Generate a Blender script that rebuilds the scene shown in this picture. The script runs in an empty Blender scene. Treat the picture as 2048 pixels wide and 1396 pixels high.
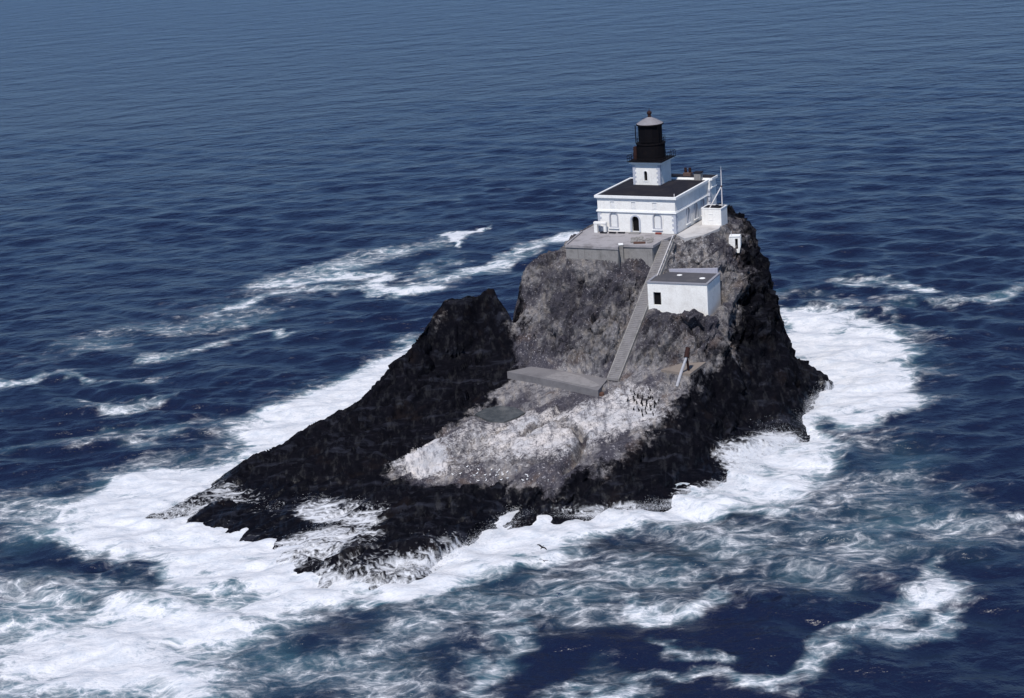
import bpy, bmesh, math, random
import numpy as np
from mathutils import Vector, Matrix
from mathutils.geometry import delaunay_2d_cdt
from mathutils.bvhtree import BVHTree

random.seed(7)
rng = np.random.default_rng(11)
scene = bpy.context.scene
COL = scene.collection

# ------------------------------------------------------------------ camera
CAM_F, CAM_H = 3200.0, 90.0                     # focal length in photo pixels, height above the sea
PITCH, ROLL = math.radians(16.70), math.radians(4.39)
_fw = np.array([0, math.cos(PITCH), -math.sin(PITCH)])
_rt0 = np.array([1.0, 0, 0]); _up0 = np.cross(_rt0, _fw)
_rt = _rt0 * math.cos(ROLL) - _up0 * math.sin(ROLL)
_up = _up0 * math.cos(ROLL) + _rt0 * math.sin(ROLL)
_C = np.array([0, 0, CAM_H])
cam = bpy.data.cameras.new('camera'); cam_ob = bpy.data.objects.new('camera', cam); COL.objects.link(cam_ob)
cam.sensor_width = 36.0; cam.lens = 36.0 * CAM_F / 2048.0
cam.clip_start = 1.0; cam.clip_end = 60000.0
M = Matrix(((_rt[0], _up[0], -_fw[0], 0), (_rt[1], _up[1], -_fw[1], 0), (_rt[2], _up[2], -_fw[2], CAM_H), (0, 0, 0, 1)))
cam_ob.matrix_world = M
scene.camera = cam_ob

# ------------------------------------------------------------------ sky, sun, exposure
SUN_AZ, SUN_EL = math.radians(17), math.radians(56)      # sun behind the camera, to its left
to_sun = Vector((-math.sin(SUN_AZ) * math.cos(SUN_EL), -math.cos(SUN_AZ) * math.cos(SUN_EL), math.sin(SUN_EL)))
world = bpy.data.worlds.new('World'); scene.world = world; world.use_nodes = True
wn = world.node_tree.nodes; wl = world.node_tree.links
sky = wn.new('ShaderNodeTexSky'); sky.sky_type = 'NISHITA'; sky.sun_disc = False
sky.sun_elevation = SUN_EL
sky.sun_rotation = math.atan2(to_sun.x, to_sun.y)
sky.altitude = 1900; sky.air_density = 1.0; sky.dust_density = 0.0; sky.ozone_density = 9.0
wl.new(sky.outputs[0], wn['Background'].inputs[0]); wn['Background'].inputs[1].default_value = 0.125
sun = bpy.data.lights.new('sun', 'SUN'); sun.energy = 4.8; sun.angle = math.radians(0.53); sun.color = (1.0, 0.955, 0.90)
sun_ob = bpy.data.objects.new('sun', sun); COL.objects.link(sun_ob)
sun_ob.rotation_euler = to_sun.to_track_quat('Z', 'Y').to_euler(); sun_ob.location = (-150, -150, 200)
scene.view_settings.view_transform = 'Standard'; scene.view_settings.look = 'None'
scene.view_settings.exposure = 0.0; scene.view_settings.gamma = 1.0
scene.view_settings.use_curve_mapping = False

# ------------------------------------------------------------------ survey helpers (photo measurement -> place in the world)
def ray(px, py):
    return _fw * CAM_F + _rt * (px - 1024) - _up * (py - 698)
def U(px, py, z):
    d = ray(px, py); return _C + d * ((z - CAM_H) / d[2])
def Uxy(px, py, z=0.0):
    p = U(px, py, z); return (p[0], p[1])

# ------------------------------------------------------------------ numpy noise
def _h(ix, iy, iz, s):
    n = (ix.astype(np.int64) * 374761393 + iy.astype(np.int64) * 668265263 + iz.astype(np.int64) * 2147483647 + s * 974711) & 0xffffffff
    n = ((n ^ (n >> 13)) * 1274126177) & 0xffffffff
    n = ((n ^ (n >> 16)) * 2246822519) & 0xffffffff
    return ((n ^ (n >> 15)) & 0xffffff) / float(0xffffff) * 2 - 1
def noise3(x, y, z, s=0):
    ix, iy, iz = np.floor(x), np.floor(y), np.floor(z)
    fx, fy, fz = x - ix, y - iy, z - iz
    u, v, w = (f * f * f * (f * (f * 6 - 15) + 10) for f in (fx, fy, fz))
    r = 0
    for a in (0, 1):
        for b in (0, 1):
            for c in (0, 1):
                wt = (u if a else 1 - u) * (v if b else 1 - v) * (w if c else 1 - w)
                r = r + wt * _h(ix + a, iy + b, iz + c, s)
    return r
def fbm(x, y, z, octv=4, s=0, gain=.5):
    r = 0; a = 1; t = 0
    for k in range(octv):
        r = r + a * noise3(x, y, z, s + k * 17); t += a; a *= gain; x, y, z = x * 2.03 + 7.1, y * 2.03 + 3.7, z * 2.03 + 1.3
    return r / t
def sstep(a, b, x):
    t = np.clip((x - a) / (b - a), 0, 1); return t * t * (3 - 2 * t)
def blur(a, n):
    for _ in range(3):
        for ax in (0, 1):
            c = np.cumsum(np.pad(a, [(n + 1, n) if i == ax else (0, 0) for i in (0, 1)], mode='edge'), axis=ax)
            a = (np.take(c, range(2 * n + 1, c.shape[ax]), ax) - np.take(c, range(0, c.shape[ax] - 2 * n - 1), ax)) / (2 * n + 1)
    return a
def inpoly(x, y, poly):
    ins = np.zeros(x.shape, bool); n = len(poly)
    for i in range(n):
        x0, y0 = poly[i]; x1, y1 = poly[(i + 1) % n]
        if y0 == y1: continue
        c = (y0 > y) != (y1 > y)
        ins ^= c & (x < (x1 - x0) * (y - y0) / (y1 - y0) + x0)
    return ins
def segdist(x, y, pts):
    best = np.full(x.shape, 1e9); tt = np.zeros(x.shape); L = 0
    for (x0, y0), (x1, y1) in zip(pts[:-1], pts[1:]):
        dx, dy = x1 - x0, y1 - y0; l = math.hypot(dx, dy)
        t = np.clip(((x - x0) * dx + (y - y0) * dy) / (l * l), 0, 1)
        d = np.hypot(x - x0 - t * dx, y - y0 - t * dy)
        m = d < best; best = np.where(m, d, best); tt = np.where(m, L + t * l, tt); L += l
    return best, tt / L
def polydist(x, y, poly):
    d, _ = segdist(x, y, list(poly) + [poly[0]])
    return np.where(inpoly(x, y, poly), -d, d)

# ------------------------------------------------------------------ materials
def node_mat(name):
    m = bpy.data.materials.new(name); m.use_nodes = True
    return m, m.node_tree.nodes, m.node_tree.links, m.node_tree.nodes['Principled BSDF']
class NT:
    """short hand for building node trees"""
    def __init__(s, m): s.t = m.node_tree
    def n(s, kind, **kw):
        o = s.t.nodes.new(kind)
        for k, v in kw.items():
            if k in o.bl_rna.properties: setattr(o, k, v)
            else: o.inputs[k.replace('_', ' ')].default_value = v
        return o
    def l(s, a, b): s.t.links.new(a, b)
    def noise(s, co, scale, detail=4, rough=.55, dist=0.0):
        o = s.n('ShaderNodeTexNoise'); o.inputs['Scale'].default_value = scale; o.inputs['Detail'].default_value = detail
        o.inputs['Roughness'].default_value = rough; o.inputs['Distortion'].default_value = dist
        if co is not None: s.l(co, o.inputs['Vector'])
        return o.outputs['Fac']
    def math(s, op, a, b=None, c=None, clamp=False):
        o = s.n('ShaderNodeMath', operation=op, use_clamp=clamp)
        for i, v in enumerate((a, b, c)):
            if v is None: continue
            if isinstance(v, (int, float)): o.inputs[i].default_value = v
            else: s.l(v, o.inputs[i])
        return o.outputs[0]
    def ramp(s, f, lo, hi, a=0.0, b=1.0, smooth=True):
        o = s.n('ShaderNodeMapRange', clamp=True)
        o.interpolation_type = 'SMOOTHSTEP' if smooth else 'LINEAR'
        s.l(f, o.inputs[0])
        for i, v in enumerate((lo, hi, a, b)):
            if isinstance(v, (int, float)): o.inputs[i + 1].default_value = v
            else: s.l(v, o.inputs[i + 1])
        return o.outputs[0]
    def mix(s, f, a, b):
        o = s.n('ShaderNodeMix', data_type='RGBA')
        for sock, v in ((o.inputs[0], f), (o.inputs[6], a), (o.inputs[7], b)):
            if isinstance(v, (int, float)): sock.default_value = v
            elif isinstance(v, tuple): sock.default_value = (*v, 1) if len(v) == 3 else v
            else: s.l(v, sock)
        return o.outputs[2]
    def attr(s, name):
        o = s.n('ShaderNodeAttribute'); o.attribute_name = name; return o.outputs['Fac']
    def mapping(s, co, scale=(1, 1, 1), rot=(0, 0, 0)):
        o = s.n('ShaderNodeMapping'); o.inputs['Scale'].default_value = scale; o.inputs['Rotation'].default_value = rot
        s.l(co, o.inputs['Vector']); return o.outputs[0]
    def bump(s, h, strength, dist, normal=None):
        o = s.n('ShaderNodeBump'); o.inputs['Strength'].default_value = strength; o.inputs['Distance'].default_value = dist
        s.l(h, o.inputs['Height'])
        if normal is not None: s.l(normal, o.inputs['Normal'])
        return o.outputs[0]
    def co(s): return s.n('ShaderNodeTexCoord').outputs['Object']
    def pos(s): return s.n('ShaderNodeNewGeometry').outputs['Position']

def weathered(name, col, dirt, rough=.75, scale=.9, amount=.35, bump=.25, streak=True, metallic=0.0):
    dull = max(col) < .06
    """painted or bare surface with blotches, fine grain and vertical weather streaks"""
    m, N, L, B = node_mat(name); t = NT(m); p = t.pos()
    a = t.noise(p, scale, 6, .65); f = t.noise(p, scale * 9, 4, .6)
    d = t.ramp(a, .42, .75)
    if streak:
        sv = t.noise(t.mapping(p, (2.6, 2.6, .22)), 1.0, 5, .6)
        d = t.math('MAXIMUM', t.math('MULTIPLY', d, .7), t.ramp(sv, .52, .78))
    d = t.math('MULTIPLY', d, amount)
    c = t.mix(d, col, dirt)
    c = t.mix(t.ramp(f, .35, .7, 0, .18), c, tuple(x * .72 for x in dirt))
    if dull: B.inputs['Specular IOR Level'].default_value = .08
    t.l(c, B.inputs['Base Color']); B.inputs['Roughness'].default_value = rough; B.inputs['Metallic'].default_value = metallic
    t.l(t.bump(t.noise(p, 14, 5, .65), bump, .03), B.inputs['Normal'])
    return m
M_WHITE = weathered('white_paint', (.77, .76, .735), (.42, .385, .35), .7, .55, .45, .15)
M_TRIM = weathered('white_trim', (.78, .78, .77), (.42, .41, .42), .6, .8, .35, .1)
M_QUOIN = weathered('grey_quoin_paint', (.42, .44, .50), (.30, .31, .35), .7, 1.2, .4, .1)
M_BOARD = weathered('blind_window_paint', (.70, .70, .69), (.42, .42, .44), .6, 1.5, .5, .1)
M_FRAME = weathered('grey_window_frame', (.36, .37, .41), (.22, .22, .25), .6, 1.5, .5, .1)
M_ROOF = weathered('dark_roofing', (.014, .014, .020), (.045, .038, .038), .9, .55, .45, .3, streak=False)
M_BLACK = weathered('black_iron', (.004, .004, .006), (.014, .009, .008), .8, 1.4, .5, .15)
M_PANE = weathered('blackened_lantern_panel', (.003, .003, .005), (.007, .006, .007), .7, 1.1, .5, .05)
M_RUSTRED = weathered('red_brown_iron', (.034, .017, .016), (.016, .011, .011), .8, 1.1, .7, .3)
M_LEAD = weathered('grey_lead_roof', (.21, .205, .225), (.13, .09, .08), .7, 1.6, .55, .15)
M_BRICK = weathered('old_brick', (.10, .06, .052), (.05, .04, .04), .9, 2.0, .6, .4)
M_CONC = weathered('grey_concrete', (.23, .22, .215), (.075, .072, .068), .9, .6, .95, .5)
M_DECK = weathered('pale_concrete_deck', (.29, .275, .285), (.13, .12, .125), .9, .45, .9, .4, streak=False)
M_SLAB = weathered('landing_concrete', (.16, .152, .158), (.085, .08, .086), .9, .4, .7, .4, streak=False)
M_TAN = weathered('tan_concrete', (.20, .165, .14), (.09, .08, .075), .9, .7, .7, .4, streak=False)
M_STEP = weathered('stair_concrete', (.22, .208, .21), (.10, .095, .095), .9, 1.2, .6, .4, streak=False)
M_DARK = weathered('dark_opening', (.006, .006, .008), (.012, .011, .012), .9, 1, .4, .1)  # panels set in openings; the darkness inside is put into their colour
M_RUST = weathered('rust', (.085, .038, .026), (.04, .022, .018), .9, 2.5, .6, .4)
M_WOOD = weathered('bleached_timber', (.42, .42, .45), (.20, .18, .18), .85, 2.0, .6, .3)
M_PIPE = weathered('pale_pipe', (.62, .60, .60), (.35, .28, .25), .6, 2.0, .4, .2)

# ------------------------------------------------------------------ mesh helpers
class MB:
    def __init__(s): s.bm = bmesh.new()
    def box(s, x0, x1, y0, y1, z0, z1, bev=0.0):
        v = [s.bm.verts.new(c) for c in ((x0, y0, z0), (x1, y0, z0), (x1, y1, z0), (x0, y1, z0), (x0, y0, z1), (x1, y0, z1), (x1, y1, z1), (x0, y1, z1))]
        fs = [s.bm.faces.new([v[i] for i in f]) for f in ((3, 2, 1, 0), (4, 5, 6, 7), (0, 1, 5, 4), (1, 2, 6, 5), (2, 3, 7, 6), (3, 0, 4, 7))]
        if bev: bmesh.ops.bevel(s.bm, geom=list({e for f in fs for e in f.edges}), offset=bev, segments=1, affect='EDGES')
        return s
    def prism(s, poly, z0, z1):
        """vertical prism over a plan polygon; z0/z1 numbers or lists"""
        n = len(poly); a = z0 if hasattr(z0, '__len__') else [z0] * n; b = z1 if hasattr(z1, '__len__') else [z1] * n
        lo = [s.bm.verts.new((p[0], p[1], a[i])) for i, p in enumerate(poly)]; hi = [s.bm.verts.new((p[0], p[1], b[i])) for i, p in enumerate(poly)]
        s.bm.faces.new(hi); s.bm.faces.new(lo[::-1])
        for i in range(n): s.bm.faces.new((lo[i], lo[(i + 1) % n], hi[(i + 1) % n], hi[i]))
        return s
    def xz(s, poly, y0, y1):
        """outline in x,z extruded along y"""
        n = len(poly)
        a = [s.bm.verts.new((p[0], y0, p[1])) for p in poly]; b = [s.bm.verts.new((p[0], y1, p[1])) for p in poly]
        s.bm.faces.new(a); s.bm.faces.new(b[::-1])
        for i in range(n): s.bm.faces.new((a[(i + 1) % n], a[i], b[i], b[(i + 1) % n]))
        return s
    def frame(s, outer, inner, y0, y1):
        n = len(outer); r = []
        for y in (y0, y1):
            r.append(([s.bm.verts.new((p[0], y, p[1])) for p in outer], [s.bm.verts.new((p[0], y, p[1])) for p in inner]))
        (oa, ia), (ob, ib) = r
        for i in range(n):
            j = (i + 1) % n
            s.bm.faces.new((oa[i], oa[j], ia[j], ia[i])); s.bm.faces.new((ob[j], ob[i], ib[i], ib[j]))
            s.bm.faces.new((oa[j], oa[i], ob[i], ob[j])); s.bm.faces.new((ia[i], ia[j], ib[j], ib[i]))
        return s
    def tube(s, pts, r, n=8, r1=None):
        pts = [Vector(p) for p in pts]; rings = []
        for i, p in enumerate(pts):
            d = (pts[min(i + 1, len(pts) - 1)] - pts[max(i - 1, 0)]).normalized()
            a = d.orthogonal().normalized(); b = d.cross(a)
            rr = r if r1 is None else r + (r1 - r) * i / (len(pts) - 1)
            rings.append([s.bm.verts.new(p + (a * math.cos(k * math.tau / n) + b * math.sin(k * math.tau / n)) * rr) for k in range(n)])
        for q, w in zip(rings[:-1], rings[1:]):
            for k in range(n): s.bm.faces.new((q[k], q[(k + 1) % n], w[(k + 1) % n], w[k]))
        s.bm.faces.new(rings[0][::-1]); s.bm.faces.new(rings[-1])
        return s
    def lathe(s, prof, n=24, c=(0, 0, 0)):
        rings = []
        for r, z in prof:
            rings.append([s.bm.verts.new((c[0] + r * math.cos(k * math.tau / n), c[1] + r * math.sin(k * math.tau / n), c[2] + z)) for k in range(n)])
        for q, w in zip(rings[:-1], rings[1:]):
            for k in range(n): s.bm.faces.new((q[k], q[(k + 1) % n], w[(k + 1) % n], w[k]))
        s.bm.faces.new(rings[0][::-1]); s.bm.faces.new(rings[-1])
        return s
    def ring(s, R, r, z, c=(0, 0), n=28):
        pts = [(c[0] + R * math.cos(k * math.tau / n), c[1] + R * math.sin(k * math.tau / n), z) for k in range(n + 1)]
        return s.tube(pts, r, 6)
    def build(s, name, mat, parent=None, smooth=False, loc=None):
        me = bpy.data.meshes.new(name); bmesh.ops.recalc_face_normals(s.bm, faces=s.bm.faces[:]); s.bm.to_mesh(me); s.bm.free()
        me.materials.append(mat)
        if smooth: me.polygons.foreach_set('use_smooth', [True] * len(me.polygons))
        return link(name, me, parent, loc)
def link(name, me, parent=None, loc=None, rot=None):
    o = bpy.data.objects.new(name, me); COL.objects.link(o); o.parent = parent
    if loc is not None: o.location = loc
    if rot is not None: o.rotation_euler = rot
    return o
def tag(o, label, cat, group=None, kind=None):
    if label: o['label'] = label
    if cat: o['category'] = cat
    if group: o['group'] = group
    if kind: o['kind'] = kind
    return o
def empty(name, loc, rz=0.0):
    o = bpy.data.objects.new(name, None); COL.objects.link(o); o.location = loc; o.rotation_euler = (0, 0, rz); o.empty_display_size = .3
    return o
def local(frame, p):
    """world point -> local coordinates of a frame (origin, rz)"""
    (ox, oy, oz), rz = frame; dx, dy = p[0] - ox, p[1] - oy; c, s = math.cos(-rz), math.sin(-rz)
    return (dx * c - dy * s, dx * s + dy * c, p[2] - oz)
def arch(w, h, n=8, x=0, z=0):
    r = w / 2
    return [(x - r, z), (x + r, z)] + [(x + r * math.cos(math.pi * k / n), z + h - r + r * math.sin(math.pi * k / n)) for k in range(n + 1)]

# ------------------------------------------------------------------ fixed sites on the rock
ALPHA = math.radians(29.0)
E1 = np.array([math.cos(ALPHA), -math.sin(ALPHA)]); E2 = np.array([math.sin(ALPHA), math.cos(ALPHA)])
LH_W, LH_D, LH_Z = 14.6, 15.0, 28.0
LH_B = np.array([29.58, 267.6])                             # front right corner of the lighthouse
LH_O = LH_B - E1 * LH_W / 2                                # middle of the front
def lhp(u, v): p = LH_O + E1 * u + E2 * v; return (p[0], p[1])
A2 = math.radians(25.0); H2_W, H2_D = 10.2, 7.2
H2_Z = 23.2
H2_B = np.array(Uxy(1414, 570, H2_Z))                       # front right top corner of the lower house
F1 = np.array([math.cos(A2), -math.sin(A2)]); F2 = np.array([math.sin(A2), math.cos(A2)])
H2_O = H2_B - F1 * H2_W / 2
def h2p(u, v): p = H2_O + F1 * u + F2 * v; return (p[0], p[1])
ST0, ST1 = U(1336, 481, 27.9), U(1226, 758, 9.75)             # head and foot of the long stair

# ------------------------------------------------------------------ the rock: surveyed points and break lines -> terrain
LINES = []
def line(*pts): LINES.append([(*Uxy(p[0], p[1], p[2]), p[2]) for p in pts])
def wline(*pts): LINES.append([tuple(map(float, p)) for p in pts])
# left ridge crest, from the tip in the surf up to the peak, then down to the notch
line((300, 1034, .1), (345, 1015, .9), (410, 982, 1.7), (510, 917, 3.2), (580, 878, 4.6), (650, 836, 6.6), (770, 748, 11.2), (790, 715, 12.6), (830, 675, 15.2), (858, 645, 17.0),
     (870, 622, 18.2), (892, 596, 19.7), (915, 592, 19.9), (938, 598, 19.5), (952, 584, 20.4), (970, 568, 21.5), (987, 571, 21.2), (996, 592, 19.8), (1012, 612, 18.2), (1030, 642, 15.5))
_q = U(1030, 642, 15.5)
wline((_q[0] - .3, _q[1] + .6, 14.0), (_q[0] - .5, _q[1] + 3, 9.5), (_q[0] - .8, _q[1] + 7, 3), (_q[0] - 1.0, _q[1] + 11, -2.5))
# back foot of the ridge (hidden side)
wline((-60, 231, -3), (-52, 243, -3), (-42, 257, -3), (-31, 266, -3), (-22, 272, -3), (-12, 275, -3), (-4, 276, -3), (-1, 279, -3))
# foot of the ridge's inner face / trough between ridge and shelf
line((1034, 668, 12.6), (1016, 722, 9.6), (985, 762, 8.0), (930, 815, 6.2), (860, 862, 4.8), (770, 925, 3.6), (690, 960, 2.6), (600, 985, 1.6), (520, 1005, .7))
line((700, 850, 6.0), (800, 790, 8.2), (890, 720, 10.6), (960, 680, 12.2))
# main rock: left outline, then terrace foot
line((1034, 668, 12.6), (1029, 620, 17.0), (1034, 575, 20.0), (1045, 548, 21.8), (1066, 522, 23.6), (1095, 503, 25.2), (1122, 494, 26.4), (1150, 480, 27.4))
line((1110, 512, 24.9), (1150, 522, 25.2), (1200, 524, 25.2), (1245, 524, 25.0), (1310, 512, 25.4))
# hidden left/back slope of the main rock
wline((4.5, 268, 20), (8.5, 277, 23), (14, 287, 24.5), (24, 293, 26), (36, 292, 26.8), (43.5, 284, 26.5))
wline((1, 280, -3), (4, 290, -3), (12, 302, -3), (24, 308, -3), (40, 306, -3), (47, 295, -3), (50.5, 281, -3))
wline((46.5, 262, 13), (48.0, 266, 5), (49.5, 272, -2.5))
# platform of the lighthouse
for u, v in ((-9.5, -2.5), (-9, 8), (-8, 16.5), (0, 19.5), (8.5, 18.5), (-4, -4), (2, -3.5), (8, -1.5), (10, 6), (11, 12)):
    p = lhp(u, v); LINES.append([(p[0], p[1], 27.4)])
# right outline of the main rock
line((1462, 403, 28.4), (1485, 425, 27.8), (1505, 445, 26.9), (1518, 485, 24.4), (1530, 540, 20.6), (1544, 590, 17.4), (1550, 640, 13.8), (1556, 690, 10.2), (1572, 720, 8.0), (1600, 775, 4.2), (1612, 835, .3))
line((1470, 505, 24.6), (1478, 560, 21.4), (1492, 620, 17.2), (1500, 680, 12.4), (1502, 760, 7.0), (1505, 850, 1.6))
# front face
line((1100, 600, 19.2), (1080, 680, 13.8), (1050, 728, 10.2))
line((1180, 600, 20.0), (1160, 680, 14.6), (1130, 728, 10.4))
line((1400, 500, 25.6), (1420, 530, 24.2), (1455, 560, 21.9), (1458, 600, 19.2), (1425, 645, 17.5), (1402, 690, 14.6), (1408, 722, 12.3))
line((1296, 612, 18.9), (1300, 640, 17.5), (1290, 690, 14.2), (1280, 735, 11.2))
line((1335, 620, 18.9), (1375, 628, 18.7), (1418, 633, 18.4))
line((1350, 650, 17.0), (1345, 700, 13.8), (1330, 735, 11.5))
# shelf: inner line under the landing, outer lip, lower lip
line((1010, 755, 8.3), (1100, 775, 8.2), (1190, 795, 8.6), (1250, 775, 9.4), (1320, 748, 10.9))
line((1412, 726, 12.0), (1385, 758, 10.7), (1365, 795, 9.2), (1342, 830, 7.8), (1290, 860, 6.9), (1225, 893, 6.2), (1180, 925, 5.2), (1140, 965, 3.8), (1060, 985, 2.9), (960, 972, 2.9), (860, 958, 3.0), (775, 945, 3.2))
line((1000, 835, 6.0), (1090, 850, 6.6), (1190, 840, 7.6), (1270, 810, 8.3))
line((900, 895, 4.9), (1000, 905, 4.9), (1100, 905, 5.6))
# dark cliff foot and waterline, right round to the spur
line((1612, 835, .3), (1600, 868, 0), (1560, 895, -.2), (1500, 925, -.2), (1470, 965, -.2), (1380, 1003, -.2), (1290, 1022, -.2), (1200, 1030, -.2), (1110, 1022, -.1), (1045, 1024, -.2), (1005, 1058, -.2), (940, 1092, -.2), (830, 1140, -.1), (745, 1172, -.1),
     (690, 1164, -.1), (640, 1125, .1), (575, 1098, -.3), (640, 1066, .8), (720, 1038, 1.2), (650, 1014, 1.1), (560, 1026, .9), (500, 1024, .9), (430, 1034, .7), (360, 1038, -.2), (300, 1036, .1))
line((1440, 800, 6.0), (1430, 870, 3.6), (1400, 940, 1.6), (1300, 985, 1.4), (1180, 1000, 1.6), (1080, 1008, 1.4))
line((900, 1010, 2.8), (820, 1050, 2.7), (760, 1085, 2.5), (700, 1115, 2.2), (640, 1122, 1.6))
line((690, 1085, 1.5), (630, 1092, 1.3), (590, 1096, 1.0))
line((960, 1040, 2.1), (880, 1085, 2.0), (800, 1132, 1.9), (750, 1152, 1.4))
line((740, 985, 2.4), (800, 1000, 2.4))
# spur on the right, in the surf
line((1579, 722, 7.4), (1605, 727, 4.9), (1630, 730, 4.0), (1650, 748, 2.6), (1664, 768, .6))
line((1662, 774, -.2), (1640, 785, 0), (1626, 798, 0), (1613, 815, .2))
wline((55.5, 265, -.4), (55, 268, -2.5), (50.5, 281, -3))
# skirt under water
wline((-64, 224, -6), (-50, 205, -6), (-26, 187, -6), (0, 195, -6), (22, 206, -6), (40, 222, -6), (52, 238, -6), (62, 258, -6), (66, 285, -6), (54, 304, -6), (36, 315, -6), (12, 312, -6), (-3, 297, -6), (-12, 284, -6), (-34, 276, -6), (-50, 262, -6), (-64, 238, -6), (-64, 224, -6))
verts2, zs, edges = [], [], []
for L in LINES:
    base = len(verts2)
    for p in L: verts2.append(Vector((p[0], p[1]))); zs.append(p[2])
    edges += [(base + i, base + i + 1) for i in range(len(L) - 1)]
rv, re, rf, ov, oe, of = delaunay_2d_cdt(verts2, edges, [], 0, 1e-3)
rz = []
for i, v in enumerate(rv):
    src = [k for k in ov[i] if k < len(zs)]
    if src: rz.append(zs[src[0]])
    else:                                                   # crossing of two lines: take the nearest survey point
        rz.append(zs[min(range(len(zs)), key=lambda k: (verts2[k] - v).length_squared)])
GS = 0.30
gx = np.arange(-66, 68, GS); gy = np.arange(186, 317, GS)
GX, GY = np.meshgrid(gx, gy); HZ = np.full(GX.shape, -6.0)
for f in rf:
    for k in range(1, len(f) - 1):
        a, b, c = f[0], f[k], f[k + 1]
        (x0, y0), (x1, y1), (x2, y2) = rv[a], rv[b], rv[c]
        i0, i1 = np.searchsorted(gx, (min(x0, x1, x2), max(x0, x1, x2))); j0, j1 = np.searchsorted(gy, (min(y0, y1, y2), max(y0, y1, y2)))
        if i1 <= i0 or j1 <= j0: continue
        X, Y = GX[j0:j1, i0:i1], GY[j0:j1, i0:i1]
        den = (y1 - y2) * (x0 - x2) + (x2 - x1) * (y0 - y2)
        if abs(den) < 1e-9: continue
        wa = ((y1 - y2) * (X - x2) + (x2 - x1) * (Y - y2)) / den; wb = ((y2 - y0) * (X - x2) + (x0 - x2) * (Y - y2)) / den; wc = 1 - wa - wb
        m = (wa >= -1e-6) & (wb >= -1e-6) & (wc >= -1e-6)
        HZ[j0:j1, i0:i1][m] = (wa * rz[a] + wb * rz[b] + wc * rz[c])[m]
HZ = .45 * HZ + .55 * blur(HZ, 1)

# sites cut level or graded for concrete
def flatten(poly, z, soft=1.2):
    global HZ, SITE
    d = polydist(GX, GY, poly); w = 1 - sstep(0, soft, d)
    HZ = HZ * (1 - w) + z * w; SITE = np.maximum(SITE, 1 - sstep(0, soft * 1.8, d))
SITE = np.zeros(GX.shape)
LANDING = [Uxy(*p, 9.6) for p in ((1014, 743), (1062, 733), (1130, 742), (1216, 757), (1196, 781), (1110, 762))]
TERR_Z = 27.9
TERRACE = [lhp(-10.3, -1.2), Uxy(1130, 490, TERR_Z), Uxy(1236, 495, TERR_Z), Uxy(1238, 489, TERR_Z), Uxy(1306, 491, TERR_Z), Uxy(1325, 480, TERR_Z), lhp(7.2, -.6), lhp(7.2, 0.5), lhp(-7.6, .5), lhp(-7.6, 6), lhp(-10.3, 6)]
PAD2 = [Uxy(*p, 12.1) for p in ((1322, 739), (1362, 727), (1412, 724), (1380, 748), (1352, 744))]
flatten(TERRACE, 26.9, .12)
_d = polydist(GX, GY, TERRACE); _v = (GX - LH_O[0]) * E2[0] + (GY - LH_O[1]) * E2[1]; _u = (GX - LH_O[0]) * E1[0] + (GY - LH_O[1]) * E1[1]
w = (1 - sstep(1.0, 3.4, _d)) * (_d > -1.3) * (1 - sstep(5.5, 7.5, _u)) * (1 - sstep(2, 5, _v)); HZ = HZ * (1 - w) + np.minimum(HZ, 25.55) * w; SITE = np.maximum(SITE, 1 - sstep(.6, 2.4, _d))
flatten([lhp(-8.5, 1.5), lhp(7.2, .6), lhp(9.6, -1.4), lhp(11.6, .6), lhp(13, 8), lhp(11, 16), lhp(9, 19.5), lhp(-8.5, 19.5)], 27.75, 1.6)
flatten(LANDING, 9.25, .3)
_d, _ = segdist(GX, GY, [LANDING[0], LANDING[5], LANDING[4]]); w = (1 - sstep(1.2, 3.0, _d)) * (polydist(GX, GY, LANDING) > -1.0); HZ = HZ * (1 - w) + np.minimum(HZ, 8.45) * w; SITE = np.maximum(SITE, 1 - sstep(.7, 2.4, _d))
POOL_Z = 5.95
POOL = [Uxy(*p, POOL_Z) for p in ((952, 828), (972, 817), (1000, 812), (1028, 815), (1048, 825), (1034, 833), (1008, 842), (978, 840))]
flatten(POOL, POOL_Z - .3, 1.4)
flatten(PAD2, 11.8, .8)
d_h2 = polydist(GX, GY, [h2p(-H2_W / 2, 0), h2p(H2_W / 2, 0), h2p(H2_W / 2, H2_D), h2p(-H2_W / 2, H2_D)])
w = 1 - sstep(.4, 2.2, d_h2); HZ = HZ * (1 - w) + np.minimum(HZ, 18.75 - .11 * np.clip((GX - H2_O[0]) * F1[0] + (GY - H2_O[1]) * F1[1] + H2_W / 2, 0, H2_W)) * w; SITE = np.maximum(SITE, .9 * (1 - sstep(.5, 2.6, d_h2)))
d_st, t_st = segdist(GX, GY, [(ST0[0], ST0[1]), (ST1[0], ST1[1])])
zst = ST0[2] + (ST1[2] - ST0[2]) * t_st - .45
w = 1 - sstep(1.3, 3.2, d_st); HZ = HZ * (1 - w) + zst * w; SITE = np.maximum(SITE, 1 - sstep(1.2, 2.2, d_st))

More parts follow.
